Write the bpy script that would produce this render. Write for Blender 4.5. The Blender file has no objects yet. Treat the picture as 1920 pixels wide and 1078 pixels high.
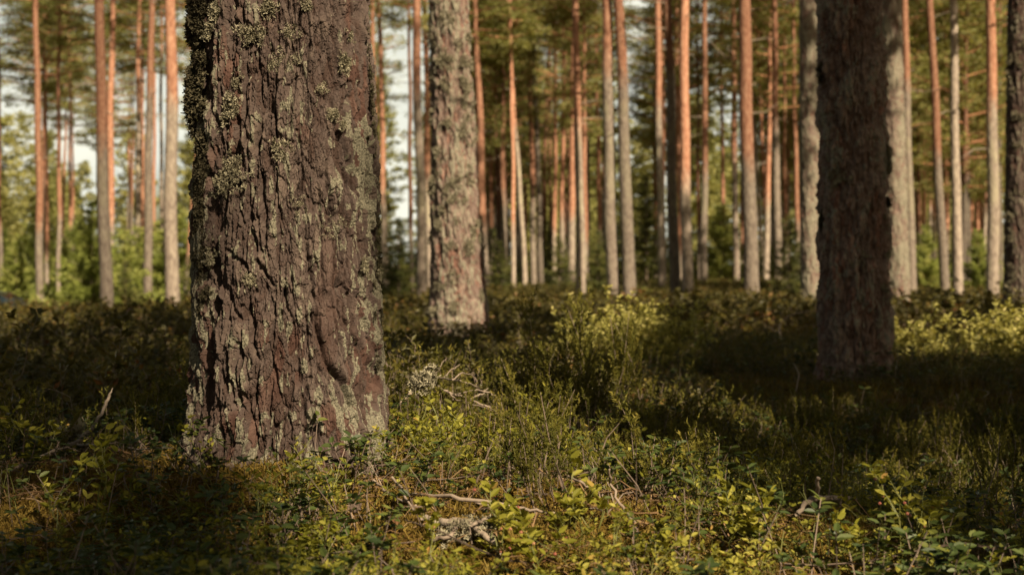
import bpy, math, random
import numpy as np
from mathutils import Vector, Matrix, Euler

random.seed(7)
RNG = np.random.default_rng(11)
scene = bpy.context.scene
COL = scene.collection
FPX, CX, HY = 2666.7, 960.0, 510.0        # pixels per unit slope, picture centre, horizon row
CAMZ = 0.5

# ------------------------------------------------------------------ noise
def _h(ix, iy, iz, seed):
    n = (ix.astype(np.int64) * 374761393 + iy.astype(np.int64) * 668265263 + iz.astype(np.int64) * 1274126177 + seed * 362437) & 0xffffffff
    n = ((n ^ (n >> 13)) * 1274126177) & 0xffffffff
    n = ((n ^ (n >> 16)) * 668265263) & 0xffffffff
    n = n ^ (n >> 15)
    return (n & 0xffffff) / float(0xffffff)

def noise3(x, y, z, seed=0):
    ix, iy, iz = np.floor(x), np.floor(y), np.floor(z)
    fx, fy, fz = x - ix, y - iy, z - iz
    fx = fx*fx*(3-2*fx); fy = fy*fy*(3-2*fy); fz = fz*fz*(3-2*fz)
    r = 0
    for a in (0, 1):
        for b in (0, 1):
            for c in (0, 1):
                w = (fx if a else 1-fx) * (fy if b else 1-fy) * (fz if c else 1-fz)
                r = r + w * _h(ix+a, iy+b, iz+c, seed)
    return r

def fbm(x, y, z, seed=0, o=3):
    r, a, t = 0, 1.0, 0
    for k in range(o):
        r = r + a * noise3(x*2**k, y*2**k, z*2**k, seed+k*17); t += a; a *= .5
    return r / t

def sstep(a, b, x):
    t = np.clip((x-a)/(b-a), 0, 1)
    return t*t*(3-2*t)

def voronoi(s, z, cs, cz, per, seed):
    n = max(3, int(round(per/cs)))
    gs, gz = s/per*n, z/cz
    ci, cj = np.floor(gs), np.floor(gz)
    F1 = np.full(s.shape, 9.0); F2 = F1.copy(); ID = np.zeros(s.shape); DZ = ID.copy()
    for a in (-1, 0, 1):
        for b in (-1, 0, 1):
            i, j = ci+a, cj+b
            im = np.mod(i, n)
            px = i + .15 + .7*_h(im, j, np.zeros_like(i), seed); pz = j + .1 + .8*_h(im, j, np.ones_like(i), seed)
            d = np.hypot(gs-px, gz-pz)
            nw = d < F1
            F2 = np.where(nw, F1, np.minimum(F2, d))
            ID = np.where(nw, _h(im, j, np.full_like(i, 2), seed), ID)
            DZ = np.where(nw, gz-pz, DZ)
            F1 = np.where(nw, d, F1)
    return F1, F2, ID, DZ

# ------------------------------------------------------------------ mesh helpers
class Geo:
    """collects triangles with a material index per face and a tint per vertex"""
    def __init__(s): s.V, s.T, s.M, s.A, s.n = [], [], [], [], 0
    def add(s, V, T, m=0, a=.5):
        V = np.asarray(V, float).reshape(-1, 3); T = np.asarray(T, int).reshape(-1, 3)
        s.V.append(V); s.T.append(T+s.n); s.n += len(V)
        s.M.append(np.full(len(T), m) if np.isscalar(m) else np.asarray(m))
        s.A.append(np.full(len(V), a) if np.isscalar(a) else np.asarray(a))
    def tube(s, P, R, m=0, a=.5, n=4, cap=True):
        P = np.asarray(P, float); k = len(P)
        R = np.full(k, R) if np.isscalar(R) else np.asarray(R, float)
        D = np.gradient(P, axis=0); D /= np.linalg.norm(D, axis=1)[:, None]+1e-9
        up = np.array([.13, .31, .94]);
        if abs(D.mean(0) @ up) > .85: up = np.array([.9, .4, .1])
        U = np.cross(D, up); U /= np.linalg.norm(U, axis=1)[:, None]+1e-9
        W = np.cross(D, U)
        t = np.arange(n)/n*2*math.pi
        V = P[:, None] + R[:, None, None]*(U[:, None]*np.cos(t)[None, :, None] + W[:, None]*np.sin(t)[None, :, None])
        T = []
        for i in range(k-1):
            for j in range(n):
                a0, b0 = i*n+j, i*n+(j+1) % n
                T += [(a0, b0, b0+n), (a0, b0+n, a0+n)]
        if cap:
            for e in (0, k-1):
                for j in range(1, n-1): T.append((e*n, e*n+j, e*n+j+1))
        s.add(V.reshape(-1, 3), T, m, a)
    def arr(s):
        return (np.concatenate(s.V), np.concatenate(s.T), np.concatenate(s.M), np.concatenate(s.A))

def build(name, V, T, M, A, mats, parent=None, smooth=False, attrs=None):
    V = np.ascontiguousarray(V, dtype=np.float32); T = np.ascontiguousarray(T, dtype=np.int32)
    me = bpy.data.meshes.new(name)
    k = T.shape[1]
    me.vertices.add(len(V)); me.vertices.foreach_set('co', V.ravel())
    me.loops.add(T.size); me.loops.foreach_set('vertex_index', T.ravel())
    me.polygons.add(len(T)); me.polygons.foreach_set('loop_start', np.arange(0, T.size, k, dtype=np.int32))
    for m in mats: me.materials.append(m)
    if M is not None: me.polygons.foreach_set('material_index', np.ascontiguousarray(M, dtype=np.int32))
    me.polygons.foreach_set('use_smooth', np.full(len(T), smooth))
    me.update(calc_edges=True)
    ad = dict(attrs or {})
    if A is not None: ad['tint'] = A
    for n_, v in ad.items():
        at = me.attributes.new(n_, 'FLOAT', 'POINT'); at.data.foreach_set('value', np.ascontiguousarray(v, dtype=np.float32))
    me.validate()
    return link(name, me, parent)

def link(name, me, parent=None):
    o = bpy.data.objects.new(name, me); COL.objects.link(o)
    if parent is not None: o.parent = parent
    return o

def gbuild(name, g, mats, parent=None, smooth=False):
    V, T, M, A = g.arr()
    return build(name, V, T, M, A, mats, parent, smooth)

def empty(name, loc, rz=0.0):
    o = bpy.data.objects.new(name, None); COL.objects.link(o)
    o.location = loc; o.rotation_euler = (0, 0, rz); o.empty_display_size = .2
    return o

def tag(o, label=None, cat=None, group=None, kind=None):
    for k, v in (('label', label), ('category', cat), ('group', group), ('kind', kind)):
        if v: o[k] = v
    return o

def rotmats(yaw, tilt, az):
    """(n,3,3): spin about z by yaw, then tilt towards azimuth az"""
    n = len(yaw); c, s = np.cos(yaw), np.sin(yaw)
    Z = np.zeros((n, 3, 3)); Z[:, 0, 0] = c; Z[:, 0, 1] = -s; Z[:, 1, 0] = s; Z[:, 1, 1] = c; Z[:, 2, 2] = 1
    kx, ky = -np.sin(az), np.cos(az); ct, st = np.cos(tilt), np.sin(tilt)
    K = np.zeros((n, 3, 3))
    K[:, 0, 0] = ct+kx*kx*(1-ct); K[:, 0, 1] = kx*ky*(1-ct); K[:, 0, 2] = ky*st
    K[:, 1, 0] = kx*ky*(1-ct); K[:, 1, 1] = ct+ky*ky*(1-ct); K[:, 1, 2] = -kx*st
    K[:, 2, 0] = -ky*st; K[:, 2, 1] = kx*st; K[:, 2, 2] = ct
    return K @ Z

def scatter(protos, pos, R, sc, tint, which):
    """copies of the prototype arrays at pos, joined into one array set (for uncountable ground cover)"""
    Vs, Ts, Ms, As, n = [], [], [], [], 0
    for k, (V, T, M, A) in enumerate(protos):
        I = np.where(which == k)[0]
        if not len(I): continue
        W = np.einsum('nij,vj->nvi', R[I]*sc[I][:, None, None], V) + pos[I][:, None]
        Vs.append(W.reshape(-1, 3)); m = len(I)
        Ts.append((T[None] + (np.arange(m)*len(V))[:, None, None]).reshape(-1, 3)+n); n += m*len(V)
        Ms.append(np.tile(M, m)); As.append(np.clip(A[None]+tint[I][:, None], 0, 1).ravel())
    return np.concatenate(Vs), np.concatenate(Ts), np.concatenate(Ms), np.concatenate(As)

# ------------------------------------------------------------------ materials
def mat(name):
    m = bpy.data.materials.new(name); m.use_nodes = True
    nt = m.node_tree; nt.nodes.clear()
    return m, nt, nt.nodes, nt.links

def N(nodes, typ, **kw):
    n = nodes.new(typ)
    for k, v in kw.items():
        if k in n.bl_rna.properties.keys() and k not in ('inputs',): setattr(n, k, v)
        else: n.inputs[k].default_value = v
    return n

def ramp(nodes, stops):
    r = nodes.new('ShaderNodeValToRGB'); e = r.color_ramp.elements
    while len(e) < len(stops): e.new(.5)
    for el, (p, c) in zip(e, stops):
        el.position = p; el.color = (*c, 1) if len(c) == 3 else c
    return r

def mixc(nodes, links, fac, a, b, blend='MIX'):
    m = nodes.new('ShaderNodeMix'); m.data_type = 'RGBA'; m.blend_type = blend
    for sock, v in ((m.inputs[0], fac), (m.inputs[6], a), (m.inputs[7], b)):
        if hasattr(v, 'is_linked') or hasattr(v, 'links'): links.new(v, sock)
        elif isinstance(v, (int, float)): sock.default_value = v
        else: sock.default_value = (*v, 1)
    return m.outputs[2]

def math_(nodes, links, op, a, b=None, clamp=False):
    m = nodes.new('ShaderNodeMath'); m.operation = op; m.use_clamp = clamp
    for sock, v in ((m.inputs[0], a), (m.inputs[1], b)):
        if v is None: continue
        if isinstance(v, (int, float)): sock.default_value = v
        else: links.new(v, sock)
    return m.outputs[0]

def attr(nodes, name):
    a = nodes.new('ShaderNodeAttribute'); a.attribute_name = name
    return a.outputs['Fac']

def leaf_mat(name, stops, trans=.3, rough=.5, spec=.3, obj_var=0.0):
    m, nt, nd, lk = mat(name)
    out = nd.new('ShaderNodeOutputMaterial'); p = N(nd, 'ShaderNodeBsdfPrincipled', Roughness=rough)
    p.inputs['Specular IOR Level'].default_value = spec
    r = ramp(nd, stops)
    f = attr(nd, 'tint')
    if obj_var:
        oi = nd.new('ShaderNodeObjectInfo')
        f = math_(nd, lk, 'ADD', f, math_(nd, lk, 'MULTIPLY', math_(nd, lk, 'SUBTRACT', oi.outputs['Random'], .5), obj_var), True)
    lk.new(f, r.inputs[0]); c = r.outputs[0]
    lk.new(c, p.inputs['Base Color'])
    t = nd.new('ShaderNodeBsdfTranslucent'); lk.new(mixc(nd, lk, 1.0, c, (1.0, .95, .45), 'MULTIPLY'), t.inputs[0])
    mx = nd.new('ShaderNodeMixShader'); mx.inputs[0].default_value = trans
    lk.new(p.outputs[0], mx.inputs[1]); lk.new(t.outputs[0], mx.inputs[2]); lk.new(mx.outputs[0], out.inputs[0])
    return m

def plain_mat(name, stops, rough=.8, spec=.2, scale=30, bump=.0, metal=0.0, usetint=True, zs=1.0):
    """noise-mottled colour; tint attribute shifts it"""
    m, nt, nd, lk = mat(name)
    out = nd.new('ShaderNodeOutputMaterial'); p = N(nd, 'ShaderNodeBsdfPrincipled', Roughness=rough, Metallic=metal)
    p.inputs['Specular IOR Level'].default_value = spec
    tc = nd.new('ShaderNodeTexCoord'); mp = nd.new('ShaderNodeMapping'); mp.inputs['Scale'].default_value = (1, 1, zs)
    lk.new(tc.outputs['Object'], mp.inputs[0])
    nz = N(nd, 'ShaderNodeTexNoise', Scale=scale, Detail=4.0); lk.new(mp.outputs[0], nz.inputs['Vector'])
    f = nz.outputs[0]
    if usetint:
        f = math_(nd, lk, 'ADD', math_(nd, lk, 'MULTIPLY', f, .6), math_(nd, lk, 'MULTIPLY', attr(nd, 'tint'), .45), True)
    r = ramp(nd, stops); lk.new(f, r.inputs[0]); lk.new(r.outputs[0], p.inputs['Base Color'])
    if bump:
        b = N(nd, 'ShaderNodeBump', Strength=bump, Distance=.01); lk.new(nz.outputs[0], b.inputs['Height']); lk.new(b.outputs[0], p.inputs['Normal'])
    lk.new(p.outputs[0], out.inputs[0])
    return m

M_needle = leaf_mat('pine_needles', [(0, (.065, .072, .018)), (.45, (.235, .240, .075)), (1, (.40, .38, .15))], .5, .55, .25, .35)
M_spruce = leaf_mat('spruce_needles', [(0, (.022, .030, .009)), (.5, (.075, .085, .020)), (1, (.18, .17, .045))], .25, .55, .25, .2)
M_sapling = leaf_mat('sapling_leaves', [(0, (.08, .10, .016)), (.5, (.22, .255, .055)), (1, (.38, .38, .12))], .35, .5, .25, .2)
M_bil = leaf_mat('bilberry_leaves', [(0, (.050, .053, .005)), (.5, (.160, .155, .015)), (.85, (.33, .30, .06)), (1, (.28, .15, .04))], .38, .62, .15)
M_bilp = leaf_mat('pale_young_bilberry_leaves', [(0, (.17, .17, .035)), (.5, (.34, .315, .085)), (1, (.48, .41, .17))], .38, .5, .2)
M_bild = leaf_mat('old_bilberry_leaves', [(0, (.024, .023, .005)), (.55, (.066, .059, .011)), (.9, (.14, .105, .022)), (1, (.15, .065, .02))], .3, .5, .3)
M_lin = leaf_mat('lingonberry_leaves', [(0, (.016, .028, .007)), (.6, (.045, .062, .012)), (1, (.12, .12, .022))], .14, .52, .25)
M_hea = leaf_mat('heather_shoots', [(0, (.036, .038, .007)), (.5, (.085, .080, .013)), (1, (.18, .145, .028))], .28, .65, .1)
M_moss = leaf_mat('moss_fronds', [(0, (.055, .038, .009)), (.45, (.135, .090, .018)), (1, (.23, .165, .04))], .25, .7, .1)
M_stem = plain_mat('green_stems', [(0, (.04, .05, .012)), (.5, (.08, .085, .018)), (1, (.11, .08, .03))], .6, .25, 40)
M_twig = plain_mat('dry_twig_wood', [(0, (.045, .030, .022)), (.5, (.14, .105, .08)), (1, (.34, .28, .21))], .85, .15, 60, .4)
M_litter = plain_mat('needle_litter', [(0, (.05, .028, .014)), (.5, (.16, .095, .045)), (1, (.33, .24, .13))], .85, .15, 40)
M_berry = plain_mat('pink_berries', [(0, (.12, .02, .018)), (.5, (.22, .075, .05)), (1, (.30, .22, .10))], .35, .5, 60)
M_lichen = plain_mat('grey_green_lichen', [(0, (.045, .039, .023)), (.4, (.155, .138, .088)), (1, (.38, .345, .245))], .9, .05, 90)
M_lichen_shade = plain_mat('shade_toned_lichen', [(0, (.013, .011, .007)), (.45, (.040, .034, .020)), (1, (.13, .115, .068))], .9, .05, 90)  # lichen with its shaded, backlit look put into the colour
M_limb = plain_mat('orange_pine_limbs', [(0, (.09, .055, .04)), (.5, (.27, .13, .07)), (1, (.42, .22, .12))], .8, .15, 8)
M_dead = plain_mat('dead_grey_wood', [(0, (.09, .075, .06)), (.5, (.22, .18, .14)), (1, (.36, .31, .25))], .85, .1, 12, .3, zs=.2)
M_grey = plain_mat('weathered_twigs', [(0, (.07, .055, .042)), (.5, (.17, .13, .10)), (1, (.28, .225, .17))], .9, .08, 40, .3)
M_chip = plain_mat('bark_chip', [(0, (.04, .027, .020)), (.5, (.085, .060, .046)), (1, (.14, .108, .084))], .9, .04, 45, .6)
M_dry = leaf_mat('dry_leaves', [(0, (.06, .026, .012)), (.5, (.12, .062, .030)), (1, (.19, .125, .07))], .15, .8, .05)

def bark_far():
    m, nt, nd, lk = mat('pine_bark')
    out = nd.new('ShaderNodeOutputMaterial'); p = N(nd, 'ShaderNodeBsdfPrincipled', Roughness=.88); p.inputs['Specular IOR Level'].default_value = .12
    tc = nd.new('ShaderNodeTexCoord'); mp = nd.new('ShaderNodeMapping'); mp.inputs['Scale'].default_value = (1, 1, .35)
    lk.new(tc.outputs['Object'], mp.inputs[0])
    def nz(s, d=4): 
        n = N(nd, 'ShaderNodeTexNoise', Scale=float(s), Detail=float(d)); lk.new(mp.outputs[0], n.inputs['Vector']); return n.outputs[0]
    n1, n2, n3 = nz(22, 5), nz(5, 3), nz(2.2, 3)
    vo = N(nd, 'ShaderNodeTexVoronoi', Scale=16.0); vo.feature = 'DISTANCE_TO_EDGE'; lk.new(mp.outputs[0], vo.inputs['Vector'])
    r1 = ramp(nd, [(.25, (.105, .080, .064)), (.5, (.225, .182, .145)), (.72, (.34, .29, .225))]); lk.new(n1, r1.inputs[0])
    r2 = ramp(nd, [(.25, (.155, .070, .044)), (.5, (.30, .148, .092)), (.75, (.43, .265, .175))]); lk.new(n1, r2.inputs[0])
    o = math_(nd, lk, 'ADD', attr(nd, 'orange'), math_(nd, lk, 'MULTIPLY', math_(nd, lk, 'SUBTRACT', n2, .5), 1.1))
    o = math_(nd, lk, 'MULTIPLY', math_(nd, lk, 'SUBTRACT', o, .25), 2.0, True)
    li = math_(nd, lk, 'MULTIPLY', math_(nd, lk, 'SUBTRACT', n2, .50), 6.0, True)
    li = math_(nd, lk, 'MULTIPLY', li, attr(nd, 'lich'), True)
    c = mixc(nd, lk, li, r1.outputs[0], (.29, .26, .175))
    c = mixc(nd, lk, o, c, r2.outputs[0])
    oi = nd.new('ShaderNodeObjectInfo')
    v = math_(nd, lk, 'ADD', math_(nd, lk, 'MULTIPLY', oi.outputs['Random'], .85), .38)  # random bark tone per tree; the dark end paints in shaded stems
    hs = nd.new('ShaderNodeHueSaturation'); lk.new(v, hs.inputs['Value']); lk.new(c, hs.inputs['Color'])
    lk.new(hs.outputs[0], p.inputs['Base Color'])
    b = N(nd, 'ShaderNodeBump', Strength=.7, Distance=.02)
    hgt = math_(nd, lk, 'ADD', n1, math_(nd, lk, 'MULTIPLY', vo.outputs['Distance'], 1.2))
    lk.new(hgt, b.inputs['Height']); lk.new(b.outputs[0], p.inputs['Normal'])
    lk.new(p.outputs[0], out.inputs[0])
    return m
M_barkfar = bark_far()

def bark_near(name, lichcol=(.132, .120, .084), val=.56):
    """scaly bark: plate colour from the per-plate attribute, reddish fresh scales, crusty lichen"""
    m, nt, nd, lk = mat(name)
    out = nd.new('ShaderNodeOutputMaterial'); p = N(nd, 'ShaderNodeBsdfPrincipled', Roughness=.85); p.inputs['Specular IOR Level'].default_value = .15
    tc = nd.new('ShaderNodeTexCoord'); mp = nd.new('ShaderNodeMapping'); mp.inputs['Scale'].default_value = (1, 1, .45)
    lk.new(tc.outputs['Object'], mp.inputs[0])
    def nz(s, d=4, src=None):
        n = N(nd, 'ShaderNodeTexNoise', Scale=float(s), Detail=float(d)); lk.new(src or mp.outputs[0], n.inputs['Vector']); return n.outputs[0]
    a, b, g = nz(38, 6), nz(150, 4), nz(260, 3, tc.outputs['Object'])
    f = math_(nd, lk, 'ADD', math_(nd, lk, 'MULTIPLY', attr(nd, 'plate'), .55), math_(nd, lk, 'MULTIPLY', a, .55))
    k = val
    r = ramp(nd, [(.2, (.036*k, .020*k, .014*k)), (.42, (.074*k, .046*k, .035*k)), (.60, (.090*k, .064*k, .053*k)), (.85, (.16*k, .118*k, .092*k))]); lk.new(f, r.inputs[0])
    rr = ramp(nd, [(.3, (.055*k, .026*k, .018*k)), (.5, (.095*k, .050*k, .037*k)), (.7, (.15*k, .088*k, .066*k))]); lk.new(a, rr.inputs[0])
    c = mixc(nd, lk, attr(nd, 'red'), r.outputs[0], rr.outputs[0])
    l1 = math_(nd, lk, 'ADD', attr(nd, 'lich'), math_(nd, lk, 'MULTIPLY', math_(nd, lk, 'SUBTRACT', b, .5), 2.4))
    l1 = math_(nd, lk, 'MULTIPLY', math_(nd, lk, 'SUBTRACT', l1, .45), 5.0, True)
    lr = ramp(nd, [(.35, tuple(x*.42 for x in lichcol)), (.55, lichcol), (.75, tuple(min(1, x*1.45) for x in lichcol))]); lk.new(g, lr.inputs[0])
    c = mixc(nd, lk, l1, c, lr.outputs[0])
    lk.new(c, p.inputs['Base Color'])
    bm = N(nd, 'ShaderNodeBump', Strength=.55, Distance=.004)
    lk.new(math_(nd, lk, 'ADD', b, math_(nd, lk, 'MULTIPLY', g, .6)), bm.inputs['Height']); lk.new(bm.outputs[0], p.inputs['Normal'])
    lk.new(p.outputs[0], out.inputs[0])
    return m
M_bark = bark_near('old_pine_bark')
M_barkdark = bark_near('dark_pine_bark', (.19, .175, .135), 1.5)
M_barkpale = bark_near('lichened_pine_bark', (.19, .172, .125), 1.35)

def ground_mat():
    m, nt, nd, lk = mat('forest_floor')
    out = nd.new('ShaderNodeOutputMaterial'); p = N(nd, 'ShaderNodeBsdfPrincipled', Roughness=.95); p.inputs['Specular IOR Level'].default_value = .05
    tc = nd.new('ShaderNodeTexCoord')
    def nz(s, d=5):
        n = N(nd, 'ShaderNodeTexNoise', Scale=float(s), Detail=float(d)); lk.new(tc.outputs['Object'], n.inputs['Vector']); return n.outputs[0]
    a, b, f = nz(1.2), nz(9), nz(120, 4)
    r = ramp(nd, [(.3, (.050, .030, .012)), (.5, (.11, .072, .017)), (.7, (.11, .095, .022))]); lk.new(math_(nd, lk, 'ADD', math_(nd, lk, 'MULTIPLY', a, .5), math_(nd, lk, 'MULTIPLY', b, .5)), r.inputs[0])
    r2 = ramp(nd, [(.3, (.45, .40, .35)), (.7, (1.35, 1.25, 1.0))]); lk.new(f, r2.inputs[0])
    lk.new(mixc(nd, lk, 1.0, r.outputs[0], r2.outputs[0], 'MULTIPLY'), p.inputs['Base Color'])
    bm = N(nd, 'ShaderNodeBump', Strength=1.0, Distance=.02)
    lk.new(math_(nd, lk, 'ADD', f, b), bm.inputs['Height']); lk.new(bm.outputs[0], p.inputs['Normal'])
    lk.new(p.outputs[0], out.inputs[0])
    return m
M_ground = ground_mat()

# ------------------------------------------------------------------ light, sky, camera
EL = math.radians(38); SX, SY = .50, -.866
SUN = np.array([SX*math.cos(EL), SY*math.cos(EL), math.sin(EL)]); SUN /= np.linalg.norm(SUN)
KX, KY = SUN[0]/SUN[2], SUN[1]/SUN[2]
sl = bpy.data.lights.new('sun', 'SUN'); sl.energy = 5.0; sl.angle = math.radians(.53); sl.color = (1.0, .83, .60)
so = bpy.data.objects.new('sun', sl); COL.objects.link(so)
so.rotation_euler = Vector(SUN).to_track_quat('Z', 'Y').to_euler()

w = bpy.data.worlds.new('World'); scene.world = w; w.use_nodes = True
nd, lk = w.node_tree.nodes, w.node_tree.links; nd.clear()
wo = nd.new('ShaderNodeOutputWorld')
sky = nd.new('ShaderNodeTexSky'); sky.sky_type = 'NISHITA'; sky.sun_disc = False
sky.sun_elevation = EL; sky.sun_rotation = math.atan2(SX, SY); sky.dust_density = 2.0; sky.ozone_density = .6
bg = nd.new('ShaderNodeBackground'); bg.inputs[1].default_value = .05
lk.new(mixc(nd, lk, 1.0, sky.outputs[0], (.82, .70, .48), 'MULTIPLY'), bg.inputs[0])
tc = nd.new('ShaderNodeTexCoord'); sx = nd.new('ShaderNodeSeparateXYZ'); lk.new(tc.outputs['Generated'], sx.inputs[0])
mp = nd.new('ShaderNodeMapping'); mp.inputs['Scale'].default_value = (1, 1, 2.2); lk.new(tc.outputs['Generated'], mp.inputs[0])
cn = N(nd, 'ShaderNodeTexNoise', Scale=5.0, Detail=6.0); lk.new(mp.outputs[0], cn.inputs['Vector'])
low = nd.new('ShaderNodeMapRange'); low.inputs[1].default_value = .42; low.inputs[2].default_value = .24; lk.new(sx.outputs[2], low.inputs[0])
fr = nd.new('ShaderNodeMapRange'); fr.inputs[1].default_value = -.15; fr.inputs[2].default_value = .35; lk.new(sx.outputs[1], fr.inputs[0])
cr = ramp(nd, [(.27, (0, 0, 0)), (.44, (1, 1, 1))]); lk.new(cn.outputs[0], cr.inputs[0])
cm = math_(nd, lk, 'MULTIPLY', math_(nd, lk, 'MULTIPLY', cr.outputs[0], low.outputs[0], True), fr.outputs[0], True)
cb = nd.new('ShaderNodeBackground'); cb.inputs[1].default_value = 1.0
cc = ramp(nd, [(.4, (.32, .33, .29)), (.7, (.48, .465, .38))]); lk.new(cn.outputs[0], cc.inputs[0]); lk.new(cc.outputs[0], cb.inputs[0])
ms = nd.new('ShaderNodeMixShader'); lk.new(cm, ms.inputs[0]); lk.new(bg.outputs[0], ms.inputs[1]); lk.new(cb.outputs[0], ms.inputs[2])
lk.new(ms.outputs[0], wo.inputs[0])

cd = bpy.data.cameras.new('camera'); cam = bpy.data.objects.new('camera', cd); COL.objects.link(cam)
cam.location = (0, 0, CAMZ); cam.rotation_euler = (math.radians(90)-math.atan((539-HY)/FPX), 0, 0)
cd.sensor_width = 36; cd.lens = 50; cd.clip_end = 3000; cd.clip_start = .05
cd.dof.use_dof = True; cd.dof.focus_distance = 3.2; cd.dof.aperture_fstop = 5.0
scene.camera = cam
vs = scene.view_settings; vs.view_transform = 'Standard'; vs.look = 'None'; vs.exposure = 1.28; vs.gamma = 1.0
try: vs.use_curve_mapping = False
except Exception: pass
cy = scene.cycles; cy.max_bounces = 5; cy.diffuse_bounces = 2; cy.glossy_bounces = 2; cy.transmission_bounces = 4; cy.transparent_max_bounces = 8
cy.use_denoising = True; cy.sample_clamp_indirect = 4.0
try: cy.denoiser = 'OPENIMAGEDENOISE'
except Exception: pass
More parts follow.
